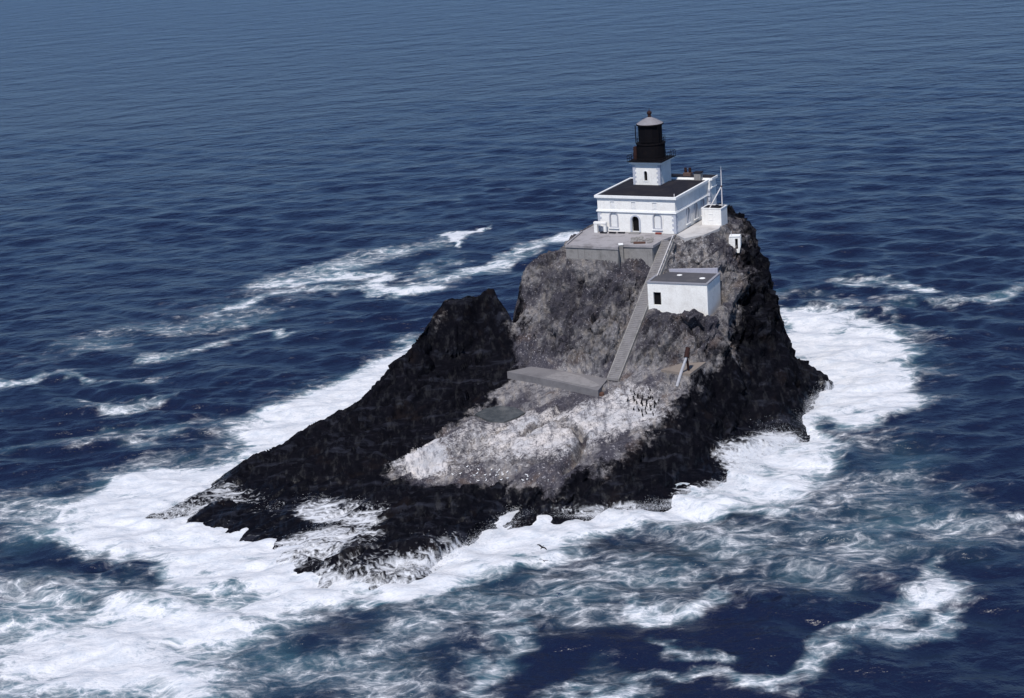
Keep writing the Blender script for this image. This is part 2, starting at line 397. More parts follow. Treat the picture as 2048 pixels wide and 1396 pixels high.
# relief: fractured blocks, gullies down the face, ribs along the shelf
X, Y, Z = GX.ravel(), GY.ravel(), HZ.ravel()
gyy, gxx = np.gradient(HZ, GS); nl = np.sqrt(gxx ** 2 + gyy ** 2 + 1)
NX, NY, NZ = (-gxx / nl).ravel(), (-gyy / nl).ravel(), (1 / nl).ravel()
def rot(ax, ay, az, dirv, along, across):
    """coordinates stretched along a direction: long in it, short across it"""
    d = np.array(dirv, float); d /= np.linalg.norm(d); a = np.cross(d, (0, 0, 1.0)); a /= np.linalg.norm(a); b = np.cross(d, a)
    f = lambda v, s: (ax * v[0] + ay * v[1] + az * v[2]) / s
    return f(d, along), f(a, across), f(b, across)
big = fbm(X / 9, Y / 9, Z / 9, 4, 1)
mid = fbm(X / 3.2, Y / 3.2, Z / 3.2, 4, 5)
g = rot(X, Y, Z, (-.55, -.75, -.75), 11, 2.1); gully = 1 - np.abs(fbm(*g, 3, 9)) * 2
s = rot(X, Y, Z, (-.75, -.62, -.18), 13, 1.5); rib = 1 - np.abs(fbm(*s, 3, 23)) * 2
blockn = np.floor(fbm(X / 2.2, Y / 2.2, Z / 2.2, 3, 41) * 5) / 5
fine = fbm(X / 1.1, Y / 1.1, Z / 1.1, 3, 60)
upper = sstep(9, 13, Z); ridge_side = 1 - sstep(-8, 6, X + (250 - Y) * .1)
def ledges(t_dir, face_n, spacing, wobl, seed):
    """broken ledges: bedding planes that crop out along a direction"""
    t_ = np.array(t_dir, float); n_ = np.cross(t_, np.array(face_n, float)); n_ /= np.linalg.norm(n_)
    q = (X * n_[0] + Y * n_[1] + Z * n_[2]) / spacing + wobl * fbm(X / 7, Y / 7, Z / 7, 4, seed) + .12 * fbm(X / 1.6, Y / 1.6, Z / 1.6, 3, seed + 3)
    f = q - np.floor(q); k = _h(np.floor(q), np.zeros_like(q), np.zeros_like(q), seed)
    return np.where(f < .82, f / .82, (1 - f) / .18) * (.6 + .4 * k)
led1 = ledges((-.5, -.55, -.68), (-.2, -.75, .62), 3.4, .75, 131) - .45
led1b = ledges((-.5, -.55, -.68), (-.2, -.75, .62), 1.15, .9, 141) - .45
led2 = ledges((-.75, -.62, -.18), (-.2, -.3, .93), 2.8, .7, 151) - .45
led2b = ledges((-.75, -.62, -.18), (-.2, -.3, .93), .95, .8, 161) - .45
cre = fbm(X / 2.4, Y / 2.4, Z / 2.4, 4, 171); crease = -np.clip(1 - np.abs(cre) * 9, 0, 1) ** 1.5
patchy = sstep(-.25, .3, fbm(X / 6, Y / 6, Z / 6, 3, 181))
amp = 1 - SITE.ravel() * .93
amp *= (.40 + .60 * sstep(.4, 3.0, Z)) * (1 - .55 * ridge_side * sstep(13, 17, Z))
_n = np.array(Uxy(1016, 620, 18)); amp *= .25 + .75 * sstep(2.5, 7.0, np.hypot(X - _n[0], Y - _n[1]))
def facets(x, y, z, seed):
    """fractured blocks: every cell is a tilted plane of its own; also returns the distance to the joint"""
    ix, iy, iz = np.floor(x), np.floor(y), np.floor(z); f1 = np.full(x.shape, 9.0); f2 = f1.copy(); val = np.zeros(x.shape)
    for a_ in (-1, 0, 1):
        for b_ in (-1, 0, 1):
            for c_ in (-1, 0, 1):
                jx, jy, jz = ix + a_, iy + b_, iz + c_
                dx = jx + .5 + .5 * _h(jx, jy, jz, seed) - x; dy = jy + .5 + .5 * _h(jx, jy, jz, seed + 1) - y; dz = jz + .5 + .5 * _h(jx, jy, jz, seed + 2) - z
                r_ = dx * dx + dy * dy + dz * dz
                v_ = .55 * _h(jx, jy, jz, seed + 3) + dx * _h(jx, jy, jz, seed + 4) * 1.1 + dy * _h(jx, jy, jz, seed + 5) * 1.1 + dz * _h(jx, jy, jz, seed + 6) * 1.1
                m_ = r_ < f1; f2 = np.where(m_, f1, np.minimum(f2, r_)); f1 = np.where(m_, r_, f1); val = np.where(m_, v_, val)
    return val, np.sqrt(f2) - np.sqrt(f1)
calm0 = 0
wxn, wyn, wzn = (.9 * fbm(X / 2.5, Y / 2.5, Z / 2.5, 3, 400 + k_) for k_ in (0, 20, 40))
Xw, Yw, Zw = X + wxn, Y + wyn, Z + wzn
up_dir, lo_dir = (-.5, -.55, -.68), (-.75, -.62, -.18)
def two(along, across, seed):
    vu, eu = facets(*rot(Xw, Yw, Zw, up_dir, along, across), seed); vl, el = facets(*rot(Xw, Yw, Zw, lo_dir, along, across), seed + 50)
    return vl + (vu - vl) * upper, el + (eu - el) * upper
fA, eA = two(10.0, 3.6, 500); fB, eB = two(3.8, 1.5, 620); fC, eC = two(1.4, .75, 740)
worn = sstep(-.2, .8, (1 - upper) + ridge_side) * (1 - .5 * calm0)
long1, le1 = facets(*rot(Xw, Yw, Zw, lo_dir, 17, 2.6), 860); cl1, ce1 = facets(*rot(Xw, Yw, Zw, (.1, -.15, -1), 14, 3.0), 900)
steep = sstep(.75, .5, NZ) if False else 1 - sstep(.5, .75, NZ)
long1 = long1 + (cl1 - long1) * steep
joint = -np.clip(1 - eA / .14, 0, 1) * .55 - np.clip(1 - eB / .16, 0, 1) * .28
fresh = 1 - worn
disp = amp * (.85 * big + .15 * mid + upper * fresh * fA * 1.25 + (.10 + .62 * fresh) * fB + (.05 + .26 * fresh) * fC + joint * (.6 + .8 * fresh) + upper * fresh * 1.0 * led1 * patchy + worn * (1.0 * long1 + .50 * led2 + .10 * led2b + .2 * mid))
calm = (1 - upper) * (1 - ridge_side) * sstep(3.5, 5.5, Z) * sstep(.6, .85, NZ)     # the bird shelf is smoother
disp *= 1 - .50 * calm
VX, VY, VZ = X + NX * disp, Y + NY * disp, Z + NZ * disp
VZ = np.where(Z < -2.5, Z, VZ)

def grid_faces(nx, ny):
    i = np.arange(nx * ny).reshape(ny, nx)
    return np.stack([i[:-1, :-1], i[:-1, 1:], i[1:, 1:], i[1:, :-1]], -1).reshape(-1, 4)
def mesh_from(name, V, Fc, mat, smooth=True):
    me = bpy.data.meshes.new(name); n = len(Fc)
    me.vertices.add(len(V)); me.vertices.foreach_set('co', np.ascontiguousarray(V, dtype=np.float32).ravel())
    me.loops.add(n * 4); me.loops.foreach_set('vertex_index', Fc.astype(np.int32).ravel())
    me.polygons.add(n); me.polygons.foreach_set('loop_start', np.arange(0, n * 4, 4, dtype=np.int32))
    me.update(calc_edges=True); me.validate()
    me.polygons.foreach_set('use_smooth', np.full(len(me.polygons), smooth)); me.materials.append(mat)
    return me
def add_attr(me, name, a):
    at = me.attributes.new(name, 'FLOAT', 'POINT'); at.data.foreach_set('value', np.ascontiguousarray(a, dtype=np.float32))

Fc = grid_faces(len(gx), len(gy)); keep = (Z[Fc] > -5.6).any(1); Fc = Fc[keep]

# cracks cut into the shelf
def bvh_of(V): return BVHTree.FromPolygons([tuple(v) for v in V.tolist()], Fc.tolist())
bv = bvh_of(np.stack([VX, VY, VZ], 1))
def hit(px, py):
    d = Vector(ray(px, py)).normalized(); h = bv.ray_cast(Vector(_C), d)
    return h[0]
def hxy(pts):
    out = []
    for p in pts:
        h = hit(*p)
        out.append((h.x, h.y) if h else Uxy(*p, 3.0))
    return out
CRK = np.zeros(len(X))
for pts, wd, dp in ((((1118, 848), (1150, 850), (1168, 870), (1160, 895), (1148, 915), (1130, 932)), .65, 1.6), (((1028, 925), (1060, 918), (1100, 919)), .5, .9),
                    (((1040, 868), (1090, 846), (1130, 835)), .4, .6), (((915, 928), (960, 924)), .35, .5), (((1335, 745), (1328, 785), (1300, 795), (1278, 790)), .35, .7),
                    (((1230, 880), (1270, 860), (1325, 852)), .4, .6), (((1255, 520), (1215, 570), (1190, 610), (1165, 660)), .5, .8), (((1262, 575), (1225, 640), (1200, 680)), .4, .6), (((1165, 560), (1120, 620), (1085, 650)), .8, .9)):
    d, t = segdist(VX + .4 * mid, VY + .4 * fine, hxy(pts)); k = np.exp(-(d / wd) ** 2) * 1.7 * dp * (.6 + .4 * noise3(t * 9, t * 0, t * 0, 3)) * amp
    VX -= NX * k; VY -= NY * k; VZ -= NZ * k
    CRK = np.maximum(CRK, np.exp(-(d / wd) ** 2))
VR = np.stack([VX, VY, VZ], 1); bv = bvh_of(VR)

def plan_mask(pts, soft, wob=1.5, s=0):
    d = polydist(X + wob * fbm(X / 4, Y / 4, Z / 4, 3, 90 + s), Y + wob * fbm(X / 4, Y / 4, Z / 4, 3, 95 + s), hxy(pts)); return 1 - sstep(-soft, soft, d)
white = plan_mask(((775, 940), (830, 900), (878, 872), (960, 840), (1045, 828), (1110, 812), (1200, 795), (1260, 770), (1330, 775), (1335, 830), (1280, 862), (1215, 888), (1170, 912), (1110, 930), (1000, 930), (900, 955), (800, 955)), 3.2)
grey = plan_mask(((760, 950), (880, 862), (1018, 765), (1042, 700), (1040, 590), (1120, 480), (1400, 420), (1490, 440), (1488, 560), (1455, 640), (1415, 720), (1360, 790), (1330, 850), (1220, 920), (1120, 985), (960, 975), (850, 965)), 3.2, 3.5, 5)  # beyond this outline: wet rock and painted shade on ridge, trough and cliff
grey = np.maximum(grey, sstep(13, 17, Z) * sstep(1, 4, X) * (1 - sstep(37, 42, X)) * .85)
core = plan_mask(((985, 880), (1045, 832), (1110, 815), (1200, 797), (1260, 772), (1325, 778), (1330, 830), (1280, 858), (1215, 885), (1165, 908), (1100, 905), (1040, 915)), 3.0, 2.5, 31)
bright2 = plan_mask(((1340, 480), (1440, 480), (1440, 535), (1330, 535)), 1.0, 1, 9)
brightcrest = plan_mask(((890, 585), (935, 580), (900, 640), (850, 680), (855, 650)), 1.0, 1, 11) * .30
white2 = plan_mask(((775, 940), (830, 900), (880, 872), (885, 940), (850, 955)), .8, 1, 13)

# ------------------------------------------------------------------ rock material
m, N, L, B = node_mat('sea_rock'); t = NT(m); M_ROCK = m
p = t.pos(); sep = t.n('ShaderNodeSeparateXYZ'); t.l(p, sep.inputs[0]); z = sep.outputs[2]
n1 = t.noise(p, .20, 5, .62); n2 = t.noise(p, .95, 6, .70); n3 = t.noise(p, 3.6, 4, .72)
st = t.noise(t.mapping(p, (.9, .16, .55), (.5, .3, .5)), 1.3, 5, .65)
gm = t.math('ADD', t.attr('grey'), t.math('MULTIPLY', t.math('SUBTRACT', n2, .5), 1.5))
base = t.mix(t.ramp(n2, .34, .64), (.060, .058, .068), (.190, .182, .188))
base = t.mix(t.ramp(st, .46, .66, 0, .7), base, (.245, .218, .198))
base = t.mix(t.ramp(t.noise(p, .11, 4, .6), .47, .58, 0, .85), base, (.036, .034, .046))
base = t.mix(t.ramp(n1, .54, .70, 0, .5), base, (.115, .080, .060))
base = t.mix(t.math('MULTIPLY', t.ramp(n3, .58, .70, 0, .9), t.ramp(n1, .35, .6, .15, 1)), base, (.50, .48, .51))
base = t.mix(t.ramp(t.noise(p, 1.6, 4, .75), .60, .70, 0, .6), base, (.40, .385, .41))
base = t.mix(t.ramp(n3, .44, .28, 0, .9), base, (.016, .016, .024))
dark = t.mix(t.ramp(n2, .38, .75), (.0028, .0030, .0050), (.0062, .0060, .0090))  # black wet rock, with shade of ridge face and right cliff put into colour
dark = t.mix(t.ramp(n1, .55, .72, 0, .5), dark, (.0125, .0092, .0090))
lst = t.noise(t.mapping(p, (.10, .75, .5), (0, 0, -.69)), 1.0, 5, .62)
dark = t.mix(t.ramp(lst, .52, .70, 0, .85), dark, (.018, .0195, .028))  # bluish wet highlights painted as streaks into the dark rock
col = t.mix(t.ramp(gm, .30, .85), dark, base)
wm = t.math('ADD', t.attr('white'), t.math('MULTIPLY', t.math('SUBTRACT', n2, .5), 1.3))
wm = t.ramp(t.math('ADD', wm, t.math('MULTIPLY', t.math('SUBTRACT', n3, .5), 1.5)), .34, 1.0)
guano = t.mix(t.ramp(n1, .4, .65), (.58, .545, .535), (.45, .45, .475))
guano = t.mix(t.ramp(st, .50, .36, 0, .7), guano, (.12, .12, .14))
col = t.mix(wm, col, guano)
wash = t.math('ADD', t.attr('wash'), t.math('MULTIPLY', t.math('SUBTRACT', t.noise(t.mapping(p, (.16, 1.1, .4), (0, 0, -.69)), 1.2, 4, .58), .5), 1.7))
wash2 = t.math('ADD', t.attr('wash'), t.math('MULTIPLY', t.math('SUBTRACT', t.noise(t.mapping(p, (1.5, 1.5, .16)), 1.1, 4, .58), .5), 1.5))
washm = t.ramp(t.math('MAXIMUM', wash, wash2), .50, .98)
col = t.mix(washm, col, (.55, .565, .60))
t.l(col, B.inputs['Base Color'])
wet = t.ramp(t.math('ADD', z, t.math('MULTIPLY', n2, 2.0)), 5.0, 2.0)
t.l(t.ramp(wet, 0, 1, .88, .42), B.inputs['Roughness']); t.l(t.ramp(st, .50, .68, .02, .30), B.inputs['Specular IOR Level'])
bh = t.math('ADD', t.math('MULTIPLY', n2, 1.0), t.math('MULTIPLY', n3, .35))
bn = t.n('ShaderNodeBump'); bn.inputs['Distance'].default_value = .75; t.l(bh, bn.inputs['Height']); t.l(t.ramp(t.attr('fresh'), 0, 1, .24, 1.0), bn.inputs['Strength']); t.l(bn.outputs[0], B.inputs['Normal'])

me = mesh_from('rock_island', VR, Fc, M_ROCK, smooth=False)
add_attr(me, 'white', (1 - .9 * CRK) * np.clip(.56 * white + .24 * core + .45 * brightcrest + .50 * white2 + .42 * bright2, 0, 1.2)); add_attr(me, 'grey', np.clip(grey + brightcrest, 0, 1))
# white water running off the low rocks
runs = np.zeros(len(X))
for pts, r, a in ((((690, 1095), (610, 1105)), 10, .72), (((640, 1030), (740, 1045)), 6, .8), (((1570, 895), (1500, 925)), 9, .85), (((1630, 750), (1650, 770)), 5, .75), (((420, 1000), (340, 1025)), 8, .6),
                  (((870, 1105), (780, 1155), (690, 1155)), 7, .68), (((1440, 980), (1380, 1000)), 5, .6), (((1250, 1022), (1110, 1018)), 4, .6), (((520, 1005), (470, 1000)), 5, .55), (((620, 1020), (540, 1030)), 5, .42)):
    d, _ = segdist(X, Y, [Uxy(*q, 0) for q in pts]); runs = np.maximum(runs, a * (1 - sstep(r * .4, r, d)) * (1 - sstep(.3, r * .62, VZ)))
add_attr(me, 'wash', np.clip(np.maximum(.30 * (1 - sstep(.2, 2.2, VZ)), 1.05 * runs), 0, 1) * (Z > -2))
add_attr(me, 'fresh', np.clip(fresh + .5 * white, 0, 1))
_pf = np.empty(len(me.polygons) * 4, np.int32); me.loops.foreach_get('vertex_index', _pf); me.polygons.foreach_set('use_smooth', fresh[_pf.reshape(-1, 4)].mean(1) < .55)
rock = link('rock_island', me); rock['kind'] = 'structure'
def ground(x, y):
    h = bv.ray_cast(Vector((x, y, 60)), Vector((0, 0, -1))); return h[0].z if h[0] else 0.0

# ------------------------------------------------------------------ the sea
def axis(lo, hi, step, far, g=1.022, mid=None, ms=0):
    a = list(np.arange(lo, hi + 1e-6, step)); s_ = step
    up_, dn = [a[-1]], [a[0]]
    s_ = step
    while up_[-1] < far: s_ = min(s_ * (1.008 if mid and up_[-1] < mid else g), 2500); up_.append(up_[-1] + s_)
    s_ = step
    while dn[-1] > -far: s_ = min(s_ * (1.012 if ms and dn[-1] > -ms else 1.08), 3000); dn.append(dn[-1] - s_)
    return np.array(dn[:0:-1] + a + up_[1:])
sx = axis(-72, 82, .45, 30000, 1.06, 210, 260); sy = axis(160, 285, .42, 40000, 1.04, 640)
SX, SY = np.meshgrid(sx, sy); spx = np.gradient(sx)[None, :]; spy = np.gradient(sy)[:, None]; SP = np.maximum(spx, spy) * np.ones(SX.shape)
SZ = np.zeros(SX.shape)
wr = np.random.default_rng(5)
wpx = SX + 9 * fbm(SX / 60, SY / 60, SX * 0, 2, 600); wpy = SY + 9 * fbm(SX / 60, SY / 60, SX * 0 + 4, 2, 605)
gust = .65 + .7 * (.5 + fbm(SX / 90, SY / 70, SX * 0, 3, 640))
for k in range(36):
    lam = 2.6 * (15 / 2.6) ** wr.random(); a = math.radians(wr.normal(96, 31)); kk = math.tau / lam
    am = .0075 * lam ** .95 * (.5 + wr.random())
    fade = np.clip(1 - SP / (lam * .36), 0, 1)
    ph = kk * (wpx * math.cos(a) + wpy * math.sin(a)) + wr.random() * 6.28
    SZ += gust * am * fade * (np.sin(ph) + .3 * np.cos(2 * ph))
for lam, am, sd in ((18, .28, 645), (10, .26, 650), (5.5, .27, 660), (3.2, .14, 670), (1.9, .05, 680)):
    n_ = noise3((wpx * .985 + wpy * .17) / (lam * 1.6), (wpy * .985 - wpx * .17) / lam, SX * 0 + lam, sd)
    SZ += gust * am * np.clip(1 - SP / (lam * .40), 0, 1) * (.5 - np.abs(n_) * 1.2 + .25 * n_)
SZ -= .25
# foam: how much white water lies where (surveyed patches and drift lines)
FO = np.zeros(SX.shape)
near = (np.abs(SX) < 260) & (SY > 120) & (SY < 520)
fx, fy = SX[near], SY[near]
wob = fbm(fx / 9, fy / 9, fx * 0, 4, 200); wob2 = fbm(fx / 9, fy / 9, fx * 0 + 9, 4, 210)
wob3 = fbm(fx / 2.8, fy / 2.2, fx * 0, 4, 220); hole = fbm(fx / 7.5, fy / 5.5, fx * 0, 4, 230)
wx, wy = fx + 6 * wob + 2.0 * wob3, fy + 7 * wob2 + 2.2 * wob3
fo = np.zeros(fx.shape)
def fpoly(pts, I, soft=4):
    global fo
    fo = np.maximum(fo, I * (.93 + .42 * np.minimum(hole, .1)) * (1 - sstep(-soft * 1.3, soft * 1.5, polydist(wx, wy, [Uxy(*q) for q in pts]))))
def fline(pts, w_, I):
    global fo
    d, t_ = segdist(wx, wy, [Uxy(*q) for q in pts]); fo = np.maximum(fo, I * np.exp(-(d / w_) ** 2) * (.75 + .5 * wob2))
fpoly([(830, 672), (760, 715), (680, 748), (600, 788), (530, 828), (500, 875), (440, 918), (300, 935), (230, 962), (130, 1030), (80, 1085), (170, 1115), (260, 1130), (330, 1185), (430, 1195), (560, 1215), (640, 1215), (720, 1200), (760, 1120), (800, 900), (900, 700)], 1.0)
fpoly([(0, 1170), (120, 1180), (300, 1180), (640, 1215), (600, 1290), (480, 1340), (420, 1430), (-60, 1430)], .86, 9)
fpoly([(-30, 990), (200, 940), (420, 880), (520, 820), (600, 900), (300, 1000), (120, 1110), (-30, 1130)], .50, 9)
fpoly([(400, 870), (560, 790), (700, 735), (830, 660), (840, 700), (600, 860), (480, 900)], .55, 7)
fpoly([(725, 1195), (760, 1120), (900, 1060), (1040, 990), (1150, 990), (1240, 1020), (1300, 1050), (1180, 1085), (1080, 1110), (960, 1155), (880, 1205), (790, 1225), (735, 1222)], 1.0, 3.5)
fpoly([(1240, 1010), (1370, 990), (1460, 930), (1500, 870), (1600, 840), (1690, 880), (1700, 940), (1640, 990), (1520, 1030), (1400, 1068), (1260, 1080)], .80, 5)
fpoly([(1540, 610), (1640, 612), (1735, 645), (1790, 690), (1835, 765), (1775, 828), (1690, 845), (1620, 830), (1560, 760)], 1.12, 5)
fpoly([(1740, 650), (1830, 650), (1890, 740), (1830, 790), (1780, 830), (1720, 850)], .45, 7)
fpoly([(1180, 1060), (1500, 1030), (1720, 960), (1900, 980), (2060, 1060), (2060, 1100), (1900, 1120), (1720, 1180), (1450, 1180), (1250, 1130)], .44, 10)
fpoly([(1620, 840), (1760, 860), (1900, 880), (1900, 990), (1650, 1040)], .36, 8)
fpoly([(700, 1235), (960, 1150), (1250, 1080), (1420, 1160), (1380, 1215), (1140, 1235), (900, 1290), (700, 1330)], .50, 9)
fpoly([(380, 1330), (640, 1260), (800, 1280), (860, 1400), (380, 1420)], .50, 9)
fpoly([(862, 470), (905, 460), (958, 455), (934, 490), (900, 482)], 1.15, 2)
for pts, w_, I in ((((1160, 465), (1090, 486), (1020, 523), (930, 550), (850, 572), (790, 577), (735, 548), (660, 546), (600, 566)), 4.5, .85), (((880, 486), (780, 502), (700, 522), (620, 542), (560, 562)), 8, .62),
                   (((740, 577), (620, 581), (540, 588), (465, 610)), 4, .8), (((520, 625), (440, 640), (350, 650), (260, 657), (150, 690)), 10, .40), (((545, 660), (480, 676), (400, 697)), 3, .62), (((385, 705), (290, 713)), 4, .6),
                   (((-20, 765), (60, 752), (185, 760)), 3.5, .68), (((240, 762), (345, 758)), 3, .52), (((150, 802), (260, 806), (330, 800)), 3, .52), (((880, 520), (850, 560)), 6, .5), (((620, 560), (500, 600), (420, 640)), 16, .34),
                   (((1700, 562), (1780, 568), (1860, 578)), 4, .82), (((2070, 565), (1950, 600), (1870, 606), (1790, 600)), 4, .58), (((1560, 580), (1640, 590), (1700, 600)), 5, .45), (((1760, 610), (1800, 640), (1850, 660)), 4, .4),
                   (((1892, 1128), (1885, 1180), (1790, 1222), (1700, 1265), (1652, 1292), (1665, 1310), (1600, 1346), (1500, 1352), (1350, 1362), (1160, 1378)), 2.3, .68), (((1897, 1228), (1860, 1252), (1760, 1282), (1700, 1305), (1655, 1325)), 3.4, .78),
                   (((985, 1245), (1010, 1290), (960, 1345)), 3.5, .6), (((900, 1320), (960, 1370)), 4, .5), (((1310, 1285), (1400, 1310)), 3, .5), (((1180, 1350), (1300, 1390)), 4, .45), (((0, 905), (120, 890), (250, 880)), 5, .45),
                   (((1240, 1200), (1350, 1215), (1420, 1190)), 3, .62), (((1900, 1060), (2060, 1050)), 4, .55), (((420, 840), (340, 850), (240, 850)), 5, .4)):
    fline(pts, w_, I)
# surf piles up against the rock
hz = np.zeros(fx.shape); ii = np.clip(((fx - gx[0]) / GS).astype(int), 0, len(gx) - 1); jj = np.clip(((fy - gy[0]) / GS).astype(int), 0, len(gy) - 1)
inside = (fx > gx[0]) & (fx < gx[-1]) & (fy > gy[0]) & (fy < gy[-1])
hz = np.where(inside, HZ[jj, ii], -6)
fo = np.maximum(fo, .72 * sstep(-3.2, -.6, hz + wob))
FO[near] = fo
lump = fbm(fx / 2.6, fy / 2.6, fx * 0 + 3, 4, 300); lump2 = fbm(fx / 7, fy / 7, fx * 0 + 5, 3, 310)
SZ[near] += sstep(.35, 1.1, fo) * (.10 + .30 * lump + .42 * lump2) + sstep(-3, -.2, hz) * (.06 + .25 * lump) * sstep(.5, .9, fo)
SZ *= 1 - .0 * FO

m, N, L, B = node_mat('sea_water'); t = NT(m); M_SEA = m
p = t.pos(); fa = t.attr('foam')
def warped(co, scale, det, amt):
    o = t.n('ShaderNodeTexNoise'); o.inputs['Scale'].default_value = scale; o.inputs['Detail'].default_value = det; t.l(co, o.inputs['Vector'])
    c = t.n('ShaderNodeVectorMath', operation='SUBTRACT'); t.l(o.outputs['Color'], c.inputs[0]); c.inputs[1].default_value = (.5, .5, .5)
    v = t.n('ShaderNodeVectorMath', operation='MULTIPLY_ADD'); t.l(c.outputs[0], v.inputs[0]); v.inputs[1].default_value = (amt, amt, 0); t.l(co, v.inputs[2]); return v.outputs[0]
flat = t.mapping(warped(p, .12, 2, 5.0), (.66, 1.0, 0), (0, 0, .2)); flat2 = warped(flat, .7, 2, 1.3)
nA = t.noise(flat, .085, 3, .6); nB = t.noise(flat2, .55, 5, .66); nC = t.noise(flat2, 3.0, 3, .7)
def lace(scale, w0, pw):
    o = t.n('ShaderNodeTexVoronoi', feature='DISTANCE_TO_EDGE'); o.inputs['Scale'].default_value = scale; t.l(flat2, o.inputs['Vector']); return t.math('POWER', t.ramp(o.outputs['Distance'], w0, 0.0, smooth=False), pw)
l1 = lace(.36, .30, 2.4); l2 = lace(.95, .34, 2.0)
d1 = t.math('ADD', fa, t.math('ADD', t.math('MULTIPLY', t.math('SUBTRACT', nA, .5), .75), t.math('MULTIPLY', t.math('SUBTRACT', nB, .5), .72)))
solid = t.ramp(d1, .44, .92)
lc = t.math('MULTIPLY', t.math('ADD', l1, t.math('MULTIPLY', l2, .55)), t.ramp(d1, .16, .62))
lc = t.math('MULTIPLY', lc, t.ramp(nC, .30, .62, .45, 1))
veil = t.math('MULTIPLY', t.ramp(d1, .18, .85), t.ramp(nB, .34, .76, 0, .50))
foam = t.math('ADD', t.math('MAXIMUM', solid, veil), t.math('MULTIPLY', lc, .75), clamp=True)
foam = t.math('MULTIPLY', foam, t.ramp(nC, .25, .5, .80, 1))
deep = t.mix(t.ramp(fa, .12, .75), (.0056, .0092, .029), (.048, .120, .155))
fcol = t.mix(t.ramp(nB, .30, .62), (.46, .49, .54), (.61, .615, .64))  # soft shading of the foam put into its colour as blue-grey mottling
fcol = t.mix(t.ramp(nC, .34, .56, .32, 0), fcol, (.42, .46, .52))
col = t.mix(foam, deep, fcol)
t.l(col, B.inputs['Base Color'])
t.l(t.ramp(foam, 0, .6, .28, .8), B.inputs['Roughness']); B.inputs['IOR'].default_value = 1.333
t.l(t.ramp(foam, 0, .5, .46, .1), B.inputs['Specular IOR Level'])
chop1 = t.noise(t.mapping(p, (.62, 1.0, 1), (0, 0, -.2)), .30, 5, .64, .2); chop2 = t.noise(t.mapping(p, (.7, 1.0, 1), (0, 0, -.2)), 1.5, 3, .6)
hgt = t.math('ADD', t.math('MULTIPLY', t.math('SUBTRACT', chop1, .5), .85), t.math('MULTIPLY', t.math('SUBTRACT', chop2, .5), .07))
hgt = t.math('ADD', hgt, t.math('MULTIPLY', t.math('SUBTRACT', t.noise(t.mapping(p, (.8, 1.0, 1), (0, 0, -.15)), .046, 4, .60), .5), 4.2))
hgt = t.math('MULTIPLY', hgt, t.ramp(fa, .3, .9, 1.0, .40))
t.l(t.bump(hgt, 1.0, 1.15), B.inputs['Normal'])
V = np.stack([SX.ravel(), SY.ravel(), SZ.ravel()], 1)
me = mesh_from('sea', V, grid_faces(len(sx), len(sy)), M_SEA); add_attr(me, 'foam', FO.ravel())
sea = link('sea', me); sea['kind'] = 'structure'

# ------------------------------------------------------------------ spray thrown up where the swell meets the rock
sp = np.random.default_rng(21); pts_ = []
for seg, n_, hgt_, wid in ((((1585, 880), (1540, 895), (1500, 915), (1480, 950)), 5200, 3.2, 3.0), (((1480, 955), (1430, 985), (1370, 1005)), 3000, 2.0, 2.2), (((1370, 1005), (1200, 1032), (1110, 1022)), 3600, 1.2, 1.8), (((1110, 1020), (1045, 1022), (1000, 1060), (900, 1105), (760, 1165)), 6500, 1.5, 2.2),
                           (((760, 1165), (640, 1130), (575, 1100)), 3200, 1.3, 2.6), (((640, 1065), (740, 1035), (650, 1010), (540, 1020)), 5200, 1.7, 2.6), (((520, 1015), (420, 1015), (310, 1033)), 3200, 1.2, 2.4), (((500, 925), (420, 975), (330, 1020)), 2200, 1.3, 2.0), (((1660, 770), (1640, 785), (1615, 815), (1610, 850)), 3600, 2.0, 2.2)):
    P_ = np.array([Uxy(*q) for q in seg]); L_ = np.r_[0, np.cumsum(np.hypot(*np.diff(P_, axis=0).T))]
    n_ = int(n_ * 2.2); u_ = sp.random(n_) * L_[-1]; bx, by = np.interp(u_, L_, P_[:, 0]), np.interp(u_, L_, P_[:, 1])
    burst = np.clip(fbm(bx / 2.6, by / 2.6, bx * 0, 3, 700) + .45, .05, 1)
    zz = np.abs(sp.normal(0, 1, n_)) * hgt_ * burst * .55; ox, oy = sp.normal(0, wid * .5, n_), sp.normal(0, wid * .5, n_)
    pts_.append(np.stack([bx + ox, by + oy - .4, zz + .1], 1))
pts_ = np.concatenate(pts_); r_ = (.011 + .019 * sp.random(len(pts_)) ** 2)[:, None]
tet = np.array([(1, 1, 1), (1, -1, -1), (-1, 1, -1), (-1, -1, 1)], float)
sv = np.stack([pts_ + r_ * (tet[k] + sp.normal(0, .35, pts_.shape)) for k in range(4)], 1).reshape(-1, 3)
idx = np.arange(len(pts_))[:, None] * 4
sf = np.concatenate([idx + np.array(f) for f in ((0, 1, 2), (0, 3, 1), (0, 2, 3), (1, 3, 2))])
m, N, L, B = node_mat('white_spray'); B.inputs['Base Color'].default_value = (.70, .71, .73, 1); B.inputs['Roughness'].default_value = .8
t = NT(m); t.l(t.mix(t.noise(t.pos(), 3, 2), (.62, .63, .66), (.76, .77, .79)), B.inputs['Base Color'])
me = bpy.data.meshes.new('surf_spray'); me.from_pydata(sv.tolist(), [], sf.tolist()); me.materials.append(m)
spray = link('surf_spray', me); tag(spray, 'white spray bursting along the waterline of the rock', 'spray', kind='stuff')

